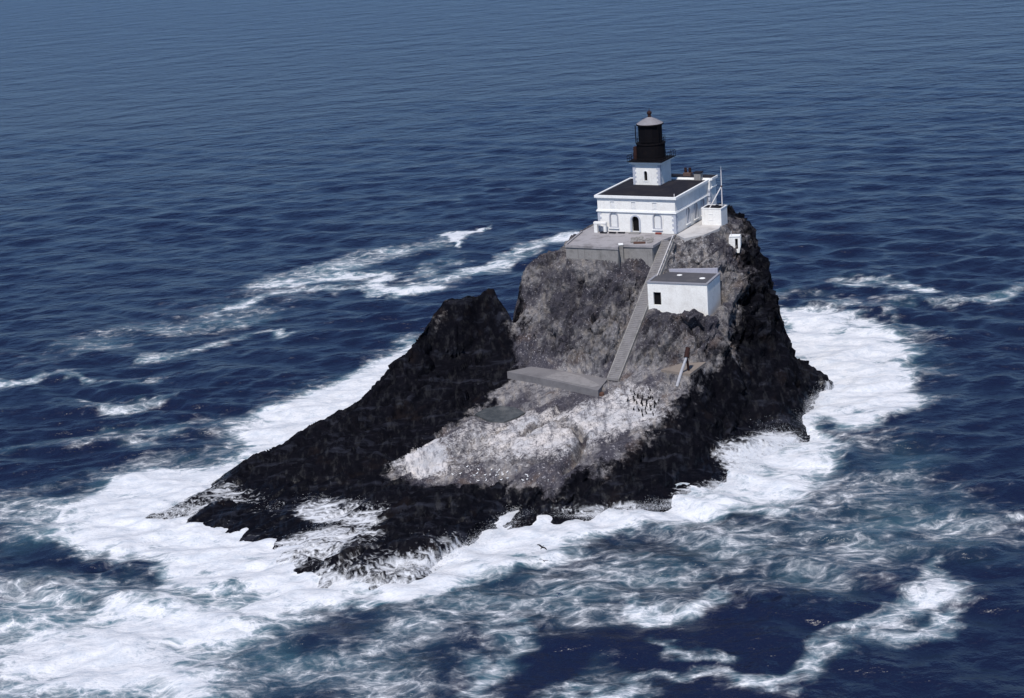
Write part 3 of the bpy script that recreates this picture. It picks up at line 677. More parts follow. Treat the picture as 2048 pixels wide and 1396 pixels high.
# ------------------------------------------------------------------ lighthouse
def boolean_cut(ob, cutters):
    """cut real openings into a wall; the cutters are thrown away"""
    c = cutters.build('cutter', M_DARK); c.parent = ob.parent; c.location = ob.location; c.rotation_euler = ob.rotation_euler
    md = ob.modifiers.new('cut', 'BOOLEAN'); md.object = c; md.operation = 'DIFFERENCE'; md.solver = 'EXACT'
    bpy.context.view_layer.update()
    me = bpy.data.meshes.new_from_object(ob.evaluated_get(bpy.context.evaluated_depsgraph_get()))
    ob.modifiers.clear(); old = ob.data; me.name = old.name; ob.data = me; bpy.data.meshes.remove(old); cm = c.data; bpy.data.objects.remove(c); bpy.data.meshes.remove(cm)

LH = empty('lighthouse', (LH_O[0], LH_O[1], LH_Z), -ALPHA)
tag(LH, 'white lighthouse with square tower and black lantern on top of the rock', 'lighthouse')
W2, D = LH_W / 2, LH_D
WIN_X = (-4.3, 3.9); DOOR_X = -.2; SIDE_Y = (5.6, 9.3, 12.6); ATTIC_X = (-4.45, -.45, 3.5)
wall = MB().box(-W2, W2, 0, D, -.05, 6.1).build('wall', M_WHITE, LH)
cut = MB()
for x in WIN_X: cut.xz(arch(1.45, 2.7, x=x, z=.75), -.5, .32)
cut.xz(arch(1.35, 2.75, x=DOOR_X, z=.12), -.5, .60)
for x in ATTIC_X: cut.xz([(x - .42, 4.25), (x + .42, 4.25), (x + .42, 5.35), (x - .42, 5.35)], -.5, .10)
boolean_cut(wall, cut)
cut = MB()
for y in SIDE_Y:                                            # side openings, cut across x
    pl = arch(1.35, 2.7, x=y, z=.75)
    a = [cut.bm.verts.new((W2 - .3, q[0], q[1])) for q in pl]; b = [cut.bm.verts.new((W2 + .5, q[0], q[1])) for q in pl]; n = len(pl)
    cut.bm.faces.new(a[::-1]); cut.bm.faces.new(b)
    for i in range(n): cut.bm.faces.new((a[i], a[(i + 1) % n], b[(i + 1) % n], b[i]))
boolean_cut(wall, cut)
def arched_window(x, side=False):
    """blind window: painted board in a grey arched frame with a sill"""
    w_ = 1.45 if not side else 1.35
    o = MB().xz(arch(w_ - .22, 2.58, z=.81), 0, .08).build('window', M_BOARD, LH)
    f = MB().frame(arch(w_ + .30, 2.86, z=.66), arch(w_ - .16, 2.62, z=.80), -.24, .10).build('frame', M_FRAME, o)
    MB().box(-w_ / 2 - .25, w_ / 2 + .25, -.38, -.02, .50, .655).build('sill', M_TRIM, o)
    if side: o.location = (W2 - .16, x, 0); o.rotation_euler = (0, 0, math.pi / 2)
    else: o.location = (x, .16, 0)
for x in WIN_X: arched_window(x)
for y in SIDE_Y: arched_window(y, True)
dr = MB().box(DOOR_X - .68, DOOR_X + .68, .42, .50, .10, 2.9).build('door', M_DARK, LH)
MB().frame(arch(1.95, 3.12, x=DOOR_X, z=-.02), arch(1.36, 2.72, x=DOOR_X, z=.13), -.16, .04).build('door_frame', M_QUOIN, dr)
MB().box(DOOR_X - 1.0, DOOR_X + 1.0, -1.1, -.17, -.12, .10, .02).build('door_step', M_CONC, LH)
me_att = None
for x in ATTIC_X:
    o = MB().box(-.30, .30, .06, .09, 4.35, 5.2).build('attic_panel', M_BOARD, LH, loc=(x, 0, 0))
    MB().frame([(-.5, 4.18), (.5, 4.18), (.5, 5.42), (-.5, 5.42)], [(-.38, 4.3), (.38, 4.3), (.38, 5.3), (-.38, 5.3)], -.04, .05).build('frame', M_TRIM, o)
MB().box(-W2 - .06, W2 + .06, -.06, D - .1, -.55, -.055).build('foundation', M_CONC, LH)
def band(name, z0, z1, out, mat=M_TRIM, parent=LH, x0=-W2, x1=W2, y0=0, y1=D):
    b = MB(); b.box(x0 - out, x1 + out, y0 - out, y0 + .003, z0, z1); b.box(x0 - out, x0 + .003, y0 + .003, y1, z0, z1); b.box(x1 - .003, x1 + out, y0 + .003, y1, z0, z1)
    return b.build(name, mat, parent)
band('string_course', 3.50, 3.66, .22); band('string_course', 3.66, 3.84, .13)
band('cornice', 5.78, 5.98, .16); band('cornice', 5.98, 6.40, .38)
MB().box(-W2 - .38, W2 + .38, D, D + .38, 5.98, 6.399).build('cornice', M_TRIM, LH)
# low hipped roof inside the cornice
b = MB(); ins = .10
v = [b.bm.verts.new(c) for c in ((-W2 + ins, ins, 6.30), (W2 - ins, ins, 6.30), (W2 - ins, D - ins, 6.30), (-W2 + ins, D - ins, 6.30), (-3.2, 6.5, 6.72), (3.0, 6.5, 6.72), (3.0, 11.5, 6.72), (-3.2, 11.5, 6.72), (-W2 + ins, ins, 5.99), (W2 - ins, ins, 5.99), (W2 - ins, D - ins, 5.99), (-W2 + ins, D - ins, 5.99))]
for f in ((0, 1, 5, 4), (1, 2, 6, 5), (2, 3, 7, 6), (3, 0, 4, 7), (4, 5, 6, 7), (8, 9, 1, 0), (9, 10, 2, 1), (10, 11, 3, 2), (11, 8, 0, 3), (11, 10, 9, 8)): b.bm.faces.new([v[i] for i in f])
b.build('roof', M_ROOF, LH)
# rear wing standing a little proud of the side wall
wing = MB().box(-W2 + 2.0, W2 + .55, D + .001, D + 3.0, -.05, 6.2).build('rear_wing', M_WHITE, LH)
b = MB(); x0, x1, y0, y1 = -W2 + 2.0, W2 + .55, D + .4, D + 3.0
b.box(x0 - .3, x1 + .34, y0, y1 + .3, 6.2, 6.62); b.box(x1 + .003, x1 + .2, y0, y1, 4.75, 4.95)
b.build('cornice', M_TRIM, wing)
MB().box(x0 - .15, x1 + .15, y0 + .1, y1 + .15, 6.622, 6.68).build('roof', M_ROOF, wing)
# quoins
qm = {}
def quoin(parent, x, y, z, sx_, sy_, h):
    key = (round(sx_, 3), round(sy_, 3), h)
    if key not in qm:
        o = MB().box(-sx_ / 2, sx_ / 2, -sy_ / 2, sy_ / 2, 0, h, .02).build('quoin', M_QUOIN, parent, loc=(x, y, z)); qm[key] = o.data
    else: link('quoin', qm[key], parent, (x, y, z))
for k in range(8):
    lg = .72 if k % 2 else .44; z = .05 + k * .425
    quoin(LH, W2 - lg / 2 + .05, .22, z, lg, .56, .40) if k % 2 else quoin(LH, W2 - lg / 2 + .05, .38, z, lg, .88, .40)
    quoin(LH, -W2 + lg / 2 - .05, .22, z, lg, .56, .40) if k % 2 else quoin(LH, -W2 + lg / 2 - .05, .38, z, lg, .88, .40)
for k in range(11): quoin(LH, W2 + .40, D + .20, .05 + k * .425, .42, .5 if k % 2 else .8, .40)
# tower
TX, TY, TH = -1.10, 10.3, 2.55
tw = MB().box(-TH, TH, -TH, TH, 6.35, 10.55).build('tower', M_WHITE, LH, loc=(TX, TY, 0))
cut = MB().xz(arch(.62, 1.75, x=-.15, z=7.45), -TH - .5, -TH + .8)
cut.bm.transform(Matrix.Identity(4)); boolean_cut(tw, cut)
wn_ = MB().box(-.45, .15, -TH + .30, -TH + .36, 7.4, 9.25).build('tower_window', M_DARK, tw)
MB().frame(arch(.95, 2.05, x=-.15, z=7.3), arch(.63, 1.74, x=-.15, z=7.455), -TH - .06, -TH + .05).build('frame', M_TRIM, wn_)
b = MB(); b.box(-TH - .18, TH + .18, -TH - .18, TH + .18, 10.36, 10.549 + .001); b.box(-TH - .48, TH + .48, -TH - .48, TH + .48, 10.552, 10.86); b.build('cornice', M_TRIM, tw)
for k in range(9):
    lg = .66 if k % 2 else .42; z = 6.75 + k * .395
    for sgn in (-1, 1): quoin(tw, sgn * (TH - lg / 2 + .05), -TH + .2, z, lg, .50, .36) if k % 2 else quoin(tw, sgn * (TH - lg / 2 + .05), -TH + .33, z, lg, .76, .36)
# lantern: gallery, iron drum, blackened glazing, lead roof, ventilator
ln = MB().lathe([(2.62, 10.92), (2.62, 11.15), (2.50, 11.2), (2.50, 13.62), (2.62, 13.68), (2.62, 13.85), (2.1, 13.9)], 28).build('lantern', M_BLACK, LH, smooth=False, loc=(TX, TY, 0))
MB().box(-3.3, 3.3, -3.3, 3.3, 10.862, 10.95).build('gallery_deck', M_BLACK, ln)
b = MB()
for z in (11.45, 12.0): b.tube([(-3.25, -3.25, z), (3.25, -3.25, z), (3.25, 3.25, z), (-3.25, 3.25, z), (-3.25, -3.25, z)], .035, 5)
for k in range(8):
    q = -3.25 + k * 6.5 / 7
    for c in ((q, -3.25), (q, 3.25), (-3.25, q), (3.25, q)): b.tube([(c[0], c[1], 10.95), (c[0], c[1], 12.02)], .035, 5)
b.build('gallery_railing', M_BLACK, ln)
b = MB()
for z in (14.35, 14.85): b.ring(2.58, .035, z)
for k in range(14): a = k * math.tau / 14; b.tube([(2.58 * math.cos(a), 2.58 * math.sin(a), 13.8), (2.58 * math.cos(a), 2.58 * math.sin(a), 14.87)], .03, 5)
b.build('upper_railing', M_BLACK, ln)
NP = 12
for k in range(NP):
    a = (k + .5) * math.tau / NP; wd = 2 * 2.05 * math.sin(math.pi / NP) - .10; ap = 2.05 * math.cos(math.pi / NP)
    if k == 0: pm = MB().box(-.03, .03, -wd / 2, wd / 2, 13.92, 16.98).build('pane', M_PANE, ln, loc=(ap * math.cos(a), ap * math.sin(a), 0)); pm.rotation_euler = (0, 0, a)
    else: link('pane', pm.data, ln, (ap * math.cos(a), ap * math.sin(a), 0), (0, 0, a))
b = MB()
for k in range(NP): a = k * math.tau / NP; b.tube([(2.06 * math.cos(a), 2.06 * math.sin(a), 13.88), (2.06 * math.cos(a), 2.06 * math.sin(a), 17.0)], .06, 6)
for z in (14.95, 15.98): b.ring(2.05, .035, z, n=NP)
b.build('glazing_frame', M_BLACK, ln)
for a0 in (205, 325):                                       # tall hand rails on either side of the lantern
    b = MB(); q_ = [(2.62 * math.cos(math.radians(a)), 2.62 * math.sin(math.radians(a))) for a in (a0, a0 + 10)]
    b.tube([(*q_[0], 13.8), (*q_[0], 17.0), (*q_[1], 17.0), (*q_[1], 13.8)], .06, 5)
    b.build('ladder', M_BLACK, ln)
MB().lathe([(1.9, 13.88), (1.9, 16.95)], 20).build('inner_screen', M_DARK, ln)
MB().lathe([(2.2, 16.95), (2.42, 17.02), (2.42, 17.2), (2.3, 17.24)], 28).build('eave_ring', M_BLACK, ln)
lr = MB().lathe([(2.36, 17.241), (1.75, 17.62), (1.0, 18.02), (.45, 18.30), (.34, 18.36)], 14).build('lantern_roof', M_LEAD, ln)
MB().lathe([(.34, 18.3), (.30, 18.62), (.22, 18.7), (.38, 18.84), (.44, 19.05), (.38, 19.28), (.14, 19.42), (.05, 19.5), (.03, 20.0)], 14).build('ventilator', M_RUSTRED, lr, smooth=True)
b = MB()
for k in range(14): a = k * math.tau / 14; b.tube([(2.36 * math.cos(a), 2.36 * math.sin(a), 17.26), (1.0 * math.cos(a), 1.0 * math.sin(a), 18.05)], .035, 4)
b.build('roof_seam', M_LEAD, lr)
MB().box(-2.9, -2.3, -1.2, -.4, 10.95, 13.2).build('service_cabinet', M_RUSTRED, ln)
# chimneys on the back of the roof
frame = ((LH_O[0], LH_O[1], LH_Z), -ALPHA)
for px, py, w_, h, mt, pots in ((1376, 353, .55, .75, M_BRICK, 2), (1397, 358, .62, 1.15, M_CONC, 0)):
    q = local(frame, U(px, py, LH_Z + 6.5))
    ch = MB().box(-w_ * (1.3 if pots else 1), w_ * (1.3 if pots else 1), -w_, w_, 6.2, 6.5 + h, .03).build('chimney', mt, LH, loc=(q[0], q[1], 0))
    if pots:
        for sx_ in (-.42, .42): MB().lathe([(.24, 6.5 + h), (.28, 6.9 + h), (.20, 7.15 + h), (.27, 7.2 + h), (.27, 7.35 + h)], 10).build('chimney_pot', M_RUSTRED, ch, loc=(sx_, 0, 0))
    else: MB().box(-w_ - .1, w_ + .1, -w_ - .1, w_ + .1, 6.5 + h, 6.66 + h).build('chimney_cap', M_ROOF, ch)
MB().tube([(W2 - .1, .05, 6.4), (W2 - .1, .05, 6.95)], .07, 6).build('corner_vent', M_PIPE, LH)

# ------------------------------------------------------------------ terrace in front of the lighthouse
tr = empty('concrete_terrace', (*Uxy(1225, 485, TERR_Z), TERR_Z)); tag(tr, 'grey concrete terrace with stained retaining wall in front of the lighthouse', 'terrace')
o3 = Vector(tr.location)
def rel(poly): return [(p[0] - o3.x, p[1] - o3.y) for p in poly]
def slabw(p0, p1, th, z0, z1):
    """upright slab between two plan points"""
    a, b_ = np.array(p0), np.array(p1); d = (b_ - a) / np.linalg.norm(b_ - a); n_ = np.array((-d[1], d[0])) * th
    return [tuple(a), tuple(b_), tuple(b_ + n_), tuple(a + n_)], z0, z1
MB().prism(rel(TERRACE), -.42, 0).build('deck', M_DECK, tr)
T0, T1 = TERRACE[1], TERRACE[2]; T3, T4 = TERRACE[3], TERRACE[4]
def inset(p, dx, dy): return (p[0] + dx, p[1] + dy)
for (a, b_, zb) in ((inset(T0, .12, .15), inset(T1, -.05, .15), -4.2), (inset(T3, .1, .2), inset(T4, -.15, .2), -4.5)):
    pl, _, _ = slabw(a, b_, .5, 0, 0); MB().prism(rel(pl), zb, -.423).build('retaining_wall', M_CONC, tr)
pl, _, _ = slabw(inset(T4, -.15, .22), inset(TERRACE[5], -.1, .2), .5, 0, 0); MB().prism(rel(pl), -4.5, -.424).build('return_wall', M_CONC, tr)
pl, _, _ = slabw(inset(TERRACE[0], .12, 0), inset(T0, .12, .4), .5, 0, 0); MB().prism(rel(pl), -3.4, -.425).build('return_wall', M_CONC, tr)
bp = Uxy(1241, 488, TERR_Z)
MB().box(bp[0] - o3.x - .35, bp[0] - o3.x + .35, bp[1] - o3.y - .75, bp[1] - o3.y - .02, -3.6, -.05, .04).build('buttress', M_CONC, tr)
MB().box(bp[0] - o3.x - .4, bp[0] - o3.x + .4, bp[1] - o3.y - .8, bp[1] - o3.y + .1, -.048, .14, .03).build('buttress_cap', M_TRIM, tr)
pl, _, _ = slabw(TERRACE[0], T0, .3, 0, 0); MB().prism(rel([inset(p, .1, 0) for p in pl]), .003, .22).build('kerb', M_DECK, tr)
# pale apron along the right wall
ap = [lhp(7.5, -.4), lhp(9.6, -2.0), lhp(12.0, 1.0), lhp(13.0, 5.5), lhp(12.2, 9.5), lhp(7.7, 14.5)]
o = MB().prism([(p[0] - ap[0][0], p[1] - ap[0][1]) for p in ap], [-2.6, -2.6, -2.6, -2.6, -2.6, -2.6], [.10, -.05, -.02, .06, .1, .12]).build('concrete_apron', weathered('whitened_concrete', (.46, .445, .44), (.26, .24, .23), .85, .6, .7, .3, streak=False), loc=(ap[0][0], ap[0][1], 27.85))
tag(o, 'pale whitewashed concrete apron along the right side of the lighthouse', 'paving')
# white frame by the left corner
cf = empty('porch_frame', (*Uxy(1193, 465, 27.9), 27.9), -ALPHA); tag(cf, 'small white post and beam frame at the left corner of the lighthouse', 'frame')
MB().box(-.32, .32, -.3, .3, 0, 1.55, .04).build('post', M_WHITE, cf)
MB().box(-.36, 2.0, -.34, .34, 1.552, 1.95, .04).build('beam', M_WHITE, cf)
MB().box(1.5, 1.95, -.28, .28, 0, 1.551, .04).build('post', M_WHITE, cf)
# rubble and old iron on the terrace
b = MB()
for k in range(46):
    px, py = random.uniform(1262, 1306), random.uniform(475, 486); q = U(px, py, TERR_Z); r = random.uniform(.08, .32)
    b.box(q[0] - o3.x - r, q[0] - o3.x + r * random.uniform(.5, 1.4), q[1] - o3.y - r, q[1] - o3.y + r, 0, r * random.uniform(.5, 1.1), r * .25)
rb = b.build('rubble', M_CONC, None, loc=tuple(o3)); tag(rb, 'low heap of broken rubble on the concrete terrace', 'rubble', kind='stuff')
def plank(name, px, py, z, ln_, wd, th, rz, mat, label, cat):
    q = U(px, py, z); o = MB().box(-ln_ / 2, ln_ / 2, -wd / 2, wd / 2, 0, th, .02).build(name, mat, None, loc=(q[0], q[1], z)); o.rotation_euler = (0, 0, rz); return tag(o, label, cat)
plank('rusty_plate', 1279, 487, TERR_Z + .01, 2.0, .5, .28, -.2, M_RUST, 'flat rusty iron plate lying near the terrace edge', 'scrap metal')
plank('rusty_beam', 1317, 468.5, TERR_Z + .01, 1.1, .3, .3, -ALPHA, weathered('red_lead_paint', (.20, .035, .022), (.08, .022, .016), .8, 2, .5, .2), 'short red beam lying at the foot of the lighthouse front', 'scrap metal')
for k, (px, lab) in enumerate(((1207, 'low dark block standing for shade and plants by the white frame at the lighthouse wall'), (1225, 'low dark block standing for shade and plants under the left arched window'), (1243, 'low dark block standing for shade and plants just left of the lighthouse door'))):
    plank('shade_plant_block', px, 466.5, TERR_Z + .01, 1.25, .35, .22, -ALPHA, M_ROOF, lab, 'shade block')  # added dark blocks: shade and plants along the foundation line put into shapes

# ------------------------------------------------------------------ small store with mast, right of the lighthouse
SW, SD, SH = 3.6, 3.0, 2.9
sb = np.array(Uxy(1443, 451, 27.9)); so = sb - E1 * SW / 2
st_ = empty('store_house', (so[0], so[1], 27.85), -ALPHA); tag(st_, 'small white flat-roofed store house beside the lighthouse', 'building')
b = MB().box(-SW / 2, SW / 2, 0, SD, -1.2, SH).build('wall', M_WHITE, st_)
b = MB(); b.box(-SW / 2 - .05, SW / 2 + .05, -.05, .18, SH + .001, SH + .16); b.box(-SW / 2 - .05, SW / 2 + .05, SD - .18, SD + .05, SH + .001, SH + .16); b.box(-SW / 2 - .05, -SW / 2 + .18, .18, SD - .18, SH + .001, SH + .16); b.box(SW / 2 - .18, SW / 2 + .05, .18, SD - .18, SH + .001, SH + .16); b.build('coping', M_TRIM, st_)
MB().box(-SW / 2 + .18, SW / 2 - .18, .18, SD - .18, SH + .002, SH + .08).build('roof', M_ROOF, st_)
MB().frame([(-.45, .9), (.45, .9), (.45, 2.1), (-.45, 2.1)], [(-.37, .98), (.37, .98), (.37, 2.02), (-.37, 2.02)], -.05, .02).build('hatch_frame', M_TRIM, st_, loc=(-.1, 0, 0))
b = MB()
for k in range(9): r = random.uniform(.12, .3); x_, y_ = random.uniform(-1.2, 1.2), random.uniform(.6, 2.4); b.box(x_ - r, x_ + r, y_ - r, y_ + r, SH + .082, SH + .1 + r, .04)
b.build('roof_litter', M_ROOF, st_)['kind'] = 'stuff'
mp = so + E1 * (SW / 2 - .55) + E2 * (SD - .9); bo = so + E1 * (-SW / 2 + 1.35) + E2 * .5
mz = 27.85 + SH + .082
ms = empty('mast', (mp[0], mp[1], mz)); tag(ms, 'tall thin white mast with slanting boom on the store house roof', 'mast')
MB().tube([(0, 0, 0), (0, 0, 4.0), (0, 0, 6.4)], .11, 8, .07).build('pole', M_PIPE, ms)
MB().tube([(0, 0, 6.401), (0, 0, 7.0)], .03, 6).build('mast_tip', M_PIPE, ms)
MB().tube([(bo[0] - mp[0], bo[1] - mp[1], 0), (-.06, -.02, 3.5)], .10, 7).build('boom', M_PIPE, ms)
MB().tube([(-.02, 0, 3.42), (-.02, 0, 3.7)], .16, 8).build('collar', M_RUST, ms)

# little white hut near the right edge
hp = hit(1471, 501); ht = empty('hut', (hp.x, hp.y + .5, hp.z + .35), -.25); tag(ht, 'tiny white hut with a dark slot doorway near the right cliff edge', 'hut')
w_ = MB().xz([(-.45, -.9), (.72, -.9), (.95, .2), (.98, 1.75), (.8, 1.95), (-.85, 1.95), (-1.0, 1.75), (-1.02, .5)], 0, 1.5).build('wall', M_WHITE, ht)
boolean_cut(w_, MB().box(.05, .52, -.5, .9, -.25, 1.6))
MB().box(.04, .53, .35, .41, -.26, 1.61).build('doorway', M_DARK, ht)
MB().box(-.95, .9, -.1, 1.6, 1.951, 2.05, .03).build('roof', M_TRIM, ht)
MB().tube([(-.6, .3, 2.04), (-.6, .3, 2.9)], .05, 6).build('vent_pipe', M_PIPE, ht)

# ------------------------------------------------------------------ lower house on the slope
HB, HT = H2_Z - 9.5, H2_Z
hh = empty('hoist_house', (H2_O[0], H2_O[1], HB), -A2); tag(hh, 'white windowless house with one black doorway halfway down the rock', 'building')
Hh = HT - HB; w2 = H2_W / 2
w_ = MB().box(-w2, w2, 0, H2_D, 0, Hh).build('wall', M_WHITE, hh)
dx0, dx1, dz0, dz1 = -w2 + .95, -w2 + 2.25, Hh - 3.75, Hh - 1.55
boolean_cut(w_, MB().box(dx0, dx1, -.5, 1.6, dz0, dz1))
MB().box(dx0 - .05, dx1 + .05, .40, .48, dz0 - .05, dz1 + .05).build('doorway', M_DARK, hh)
b = MB(); b.box(-w2 - .12, w2 + .12, -.12, .28, Hh + .001, Hh + .22); b.box(-w2 - .12, -w2 + .28, .28, H2_D, Hh + .001, Hh + .22); b.box(w2 - .28, w2 + .12, .28, H2_D, Hh + .001, Hh + .22); b.build('coping', weathered('grey_coping', (.24, .24, .27), (.14, .14, .16), .8, .8, .5, .2), hh)
MB().box(-w2 + .28, w2 - .28, .28, H2_D - .3, Hh + .002, Hh + .12).build('roof', weathered('grey_roofing_felt', (.050, .050, .060), (.11, .10, .10), .9, .5, .6, .3, streak=False), hh)
for x_, y_, rw in ((-1.2, 5.1, .55), (3.2, 3.6, .60)): MB().lathe([(rw * .85, Hh + .12), (rw * .8, Hh + .16), (rw * .5, Hh + .20)], 9).build('roof_hatch', M_TRIM, hh, loc=(x_, y_, 0))
MB().prism([(-w2 + 1.2, H2_D - .29), (w2 - .3, H2_D - .29), (w2 - .3, H2_D + .1), (-w2 + 1.2, H2_D + .1)], Hh - 2.5, [Hh + .55, Hh + 1.0, Hh + 1.0, Hh + .55]).build('rear_parapet', weathered('lavender_grey_render', (.34, .34, .40), (.2, .2, .24), .85, .8, .5, .3), hh)
MB().box(w2 - 1.9, w2 - 1.86, -.02, .004, .3, Hh - .3).build('wall_joint', M_BOARD, hh)

# ------------------------------------------------------------------ long stair down the face
d = np.array(ST1 - ST0); run = math.hypot(d[0], d[1]); NS = 78; ang = math.atan2(d[1], d[0])
stair = empty('stair', tuple(ST1), ang); tag(stair, 'long straight concrete stair down the rock from terrace to landing', 'stairs')
rise = -d[2] / NS; tread = run / NS
sm = None
for k in range(NS):
    xk, zk = -run + k * tread, -d[2] - (k + 1) * rise
    if sm is None: sm = MB().box(0, tread + .05, -.92, .92, -.5, .0, .015).build('step', M_STEP, stair, loc=(xk, 0, zk + rise)).data
    else: link('step', sm, stair, (xk, 0, zk + rise))
for sgn in (-1, 1):
    b = MB(); y0, y1 = sorted((sgn * .925, sgn * 1.12)); n_ = 40
    lo = [[b.bm.verts.new((-run * (1 - k / n_), y, -d[2] * (1 - k / n_) + h)) for (y, h) in ((y0, -.75), (y1, -.75), (y1, .14), (y0, .14))] for k in range(n_ + 1)]
    for q, r in zip(lo[:-1], lo[1:]):
        for i in range(4): b.bm.faces.new((q[i], q[(i + 1) % 4], r[(i + 1) % 4], r[i]))
    b.bm.faces.new(lo[0]); b.bm.faces.new(lo[-1][::-1]); b.build('stringer', M_CONC, stair)
b = MB(); f0, f1 = .0, .30
b.tube([(-run * (1 - f), .98, -d[2] * (1 - f) + .95) for f in np.linspace(f0, f1, 12)], .06, 6)
for f in np.linspace(f0, f1, 9): b.tube([(-run * (1 - f), .98, -d[2] * (1 - f) + .1), (-run * (1 - f), .98, -d[2] * (1 - f) + .95)], .045, 5)
b.build('handrail', M_PIPE, stair)

# ------------------------------------------------------------------ landing slabs, fallen boom, old drum
lc_ = LANDING[3]; la = empty('landing', (lc_[0], lc_[1], 9.6)); tag(la, 'flat grey concrete landing slab at the foot of the long stair', 'landing')
lrel = [(p[0] - lc_[0], p[1] - lc_[1]) for p in LANDING]
MB().prism(lrel, -2.4, 0).build('slab', M_SLAB, la)
pt = [Uxy(*p, 9.6) for p in ((1090, 755), (1112, 746), (1132, 745), (1160, 752), (1190, 765), (1200, 772), (1185, 775), (1140, 766))]
MB().prism([(p[0] - lc_[0], p[1] - lc_[1]) for p in pt], .003, .07).build('patch', M_STEP, la)
pc = PAD2[0]; pd = MB().prism([(p[0] - pc[0], p[1] - pc[1]) for p in PAD2], -1.2, 0).build('ledge_slab', M_TAN, None, loc=(pc[0], pc[1], 12.12)); tag(pd, 'small tan concrete ledge behind the fallen boom at the cliff edge', 'landing')
q0 = hit(1354, 770).copy(); q0.z = ground(q0.x, q0.y) + .12
q1 = Vector(U(1373, 714, 14.6)); q2 = Vector(U(1376, 695, 15.9))
fb = empty('derrick_boom', tuple(q0)); tag(fb, 'leaning bleached timber boom with rusty top above the black birds', 'boom')
MB().tube([(0, 0, -.3), tuple((q1 - q0) * .5), tuple(q1 - q0)], .26, 8, .2).build('spar', M_WOOD, fb)
MB().tube([tuple((q1 - q0) * .985), tuple(q2 - q0)], .42, 8, .36).build('rusty_head', M_RUSTRED, fb)
foot = Vector((q1.x + .4, q1.y + .9, 0)); foot.z = ground(foot.x, foot.y) - .3
MB().tube([tuple(foot - q0), tuple((q1 - q0) * .99 + Vector((.05, .1, .1)))], .2, 7).build('prop', M_RUSTRED, fb)
h = hit(1203, 791)
dm = MB().lathe([(.02, .0), (.42, .0), (.45, .06), (.45, .5), (.42, .58), (.38, .56), (.05, .52)], 16).build('iron_drum', M_RUST, None, loc=(h.x, h.y, ground(h.x, h.y) - .12)); tag(dm, 'rusty iron drum on the whitened rock below the landing', 'drum')

# rain pool in a hollow of the shelf
m, N, L, B = node_mat('green_pool_water'); t = NT(m)
t.l(t.mix(t.ramp(t.noise(t.pos(), .8, 4), .4, .7), (.055, .062, .068), (.09, .096, .10)), B.inputs['Base Color']); B.inputs['Roughness'].default_value = .25
pw, pz = POOL, POOL_Z
pw = [(p[0] + (p[0] - sum(q[0] for q in POOL) / 8) * .05, p[1] + (p[1] - sum(q[1] for q in POOL) / 8) * .05) for p in POOL]
pool = MB().prism([(p[0] - pw[0][0], p[1] - pw[0][1]) for p in pw], -.6, 0).build('rain_pool', M_ROCK, None, loc=(pw[0][0], pw[0][1], pz)); pool.data.materials[0] = m; pool['kind'] = 'structure'

# ------------------------------------------------------------------ birds
def sweep(rings, n=8):
    """one continuous body: rings of (centre, half width, half height, axis tilt)"""
    b = MB(); rs = []
    for (cx, cz, hw, hh_, tl) in rings:
        rs.append([b.bm.verts.new((cx - math.sin(tl) * hh_ * math.sin(k * math.tau / n), hw * math.cos(k * math.tau / n), cz + math.cos(tl) * hh_ * math.sin(k * math.tau / n))) for k in range(n)])
    for q, w in zip(rs[:-1], rs[1:]):
        for k in range(n): b.bm.faces.new((q[k], q[(k + 1) % n], w[(k + 1) % n], w[k]))
    b.bm.faces.new(rs[0][::-1]); b.bm.faces.new(rs[-1]); return b
M_BIRD = weathered('black_plumage', (.010, .010, .011), (.02, .017, .016), .6, 6, .5, .1, streak=False)
M_GULL = weathered('white_plumage', (.80, .80, .80), (.45, .46, .50), .7, 5, .4, .1, streak=False)
M_BEAK = weathered('dull_beak_and_feet', (.16, .12, .05), (.08, .06, .04), .6, 8, .4, .1, streak=False)
def black_bird_mesh():
    b = sweep([(-.27, .03, .03, .015, .9), (-.20, .12, .07, .05, .9), (-.12, .25, .12, .12, .8), (-.04, .38, .14, .15, .9), (.02, .52, .12, .13, 1.0), (.05, .63, .07, .08, 1.2), (.05, .74, .05, .05, 1.4), (.06, .84, .055, .055, 1.2), (.10, .90, .06, .055, .4), (.16, .91, .045, .04, 0), (.22, .905, .015, .018, 0), (.31, .895, .006, .008, 0)])
    for sgn in (-1, 1): b.tube([(-.02, sgn * .06, .26), (.0, sgn * .07, .0)], .022, 5); b.box(-.04, .10, sgn * .07 - .04, sgn * .07 + .04, -.01, .02)
    o = b.build('seabird', M_BIRD, None, smooth=True); me_ = o.data; bpy.data.objects.remove(o); return me_
def gull_mesh():
    b = sweep([(-.36, .27, .02, .012, .1), (-.26, .26, .06, .04, .1), (-.12, .26, .11, .09, .1), (.02, .27, .12, .11, .15), (.12, .31, .09, .09, .5), (.17, .39, .055, .06, .9), (.20, .45, .055, .055, .5), (.26, .46, .04, .04, 0), (.31, .45, .015, .015, 0), (.36, .44, .006, .008, 0)])
    for sgn in (-1, 1): b.tube([(.0, sgn * .05, .20), (.01, sgn * .05, .0)], .014, 5); b.box(-.02, .06, sgn * .05 - .025, sgn * .05 + .025, -.01, .012)
    o = b.build('gull', M_GULL, None, smooth=True); me_ = o.data; bpy.data.objects.remove(o); return me_
bm_ = black_bird_mesh(); gm_ = gull_mesh()
spots = [(1262, 781), (1269, 788), (1267, 794), (1268, 799), (1276, 790), (1275, 793), (1286, 794), (1297, 796), (1301, 796), (1305, 796), (1300, 780), (1268, 801), (1273, 805), (1284, 802), (1283, 806), (1285, 809), (1294, 802), (1294, 806), (1293, 811), (1291, 816), (1300, 812), (1302, 818), (1309, 806), (1309, 813), (1318, 800), (1268, 818), (1277, 820), (1284, 822), (1292, 825), (1306, 828), (1285, 830), (1256, 800), (1311, 806)]
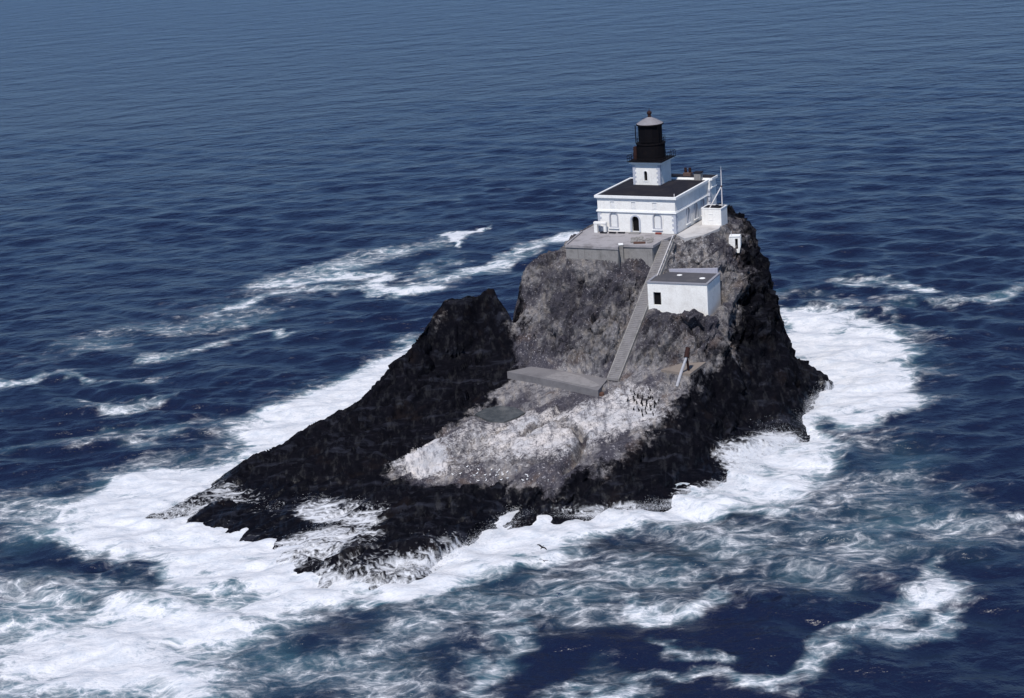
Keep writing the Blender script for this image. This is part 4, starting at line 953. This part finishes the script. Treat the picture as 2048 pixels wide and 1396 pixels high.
for (px, py) in spots:
    h = hit(px, py + 3)
    if not h: continue
    o = link('seabird', bm_, None, (h.x, h.y, ground(h.x, h.y) - .015), (0, 0, random.uniform(0, 6.28))); k = random.uniform(.72, .9); o.scale = (k, k, k)
    tag(o, 'black seabird standing in the flock on whitened rock below the leaning boom', 'bird', 'black seabirds on the whitened rock')
for k in range(28):
    px, py = random.gauss(985, 42), random.gauss(950, 11)
    h = hit(px, py)
    if not h: continue
    o = link('gull', gm_, None, (h.x, h.y, ground(h.x, h.y) - .012), (0, 0, random.uniform(0, 6.28)))
    o.scale = (.72, .72, .72)
    tag(o, 'white gull resting on the dark rock just below the whitened shelf', 'bird', 'white gulls below the shelf')
def flying_mesh():
    b = sweep([(-.34, 0, .05, .012, 0), (-.2, 0, .05, .04, 0), (0, 0, .08, .07, 0), (.18, .01, .06, .055, 0), (.28, .03, .045, .045, 0), (.36, .03, .015, .015, 0), (.44, .025, .006, .006, 0)])
    for sgn in (-1, 1):
        pr = [(.12, -.10, .0, .02), (.16, -.08, .22, .12), (.12, -.06, .45, .16), (.02, -.10, .68, .09)]
        up_ = [(b.bm.verts.new((x0, sgn * (y + .03), z + .012)), b.bm.verts.new((x1, sgn * (y + .03), z + .012)), b.bm.verts.new((x1, sgn * (y + .03), z - .012)), b.bm.verts.new((x0, sgn * (y + .03), z - .012))) for (x0, x1, y, z) in pr]
        for q, w in zip(up_[:-1], up_[1:]):
            for i in range(4): b.bm.faces.new((q[i], q[(i + 1) % 4], w[(i + 1) % 4], w[i]))
        b.bm.faces.new(up_[0]); b.bm.faces.new(up_[-1][::-1])
    o = b.build('flying_bird', M_BIRD, None, smooth=False); me_ = o.data; bpy.data.objects.remove(o); return me_
fm = flying_mesh()
for (px, py, z, rz_, ry, lab) in ((1084, 1095, 9.0, .9, -.3, 'dark bird gliding over the white surf, the upper of two'), (1088, 1122, 7.0, 1.8, .2, 'dark bird flying low over the surf, the lower of two')):
    q = U(px, py, z); o = link('flying_bird', fm, None, tuple(q), (.35, ry, rz_)); tag(o, lab, 'bird', 'birds in flight over the surf')
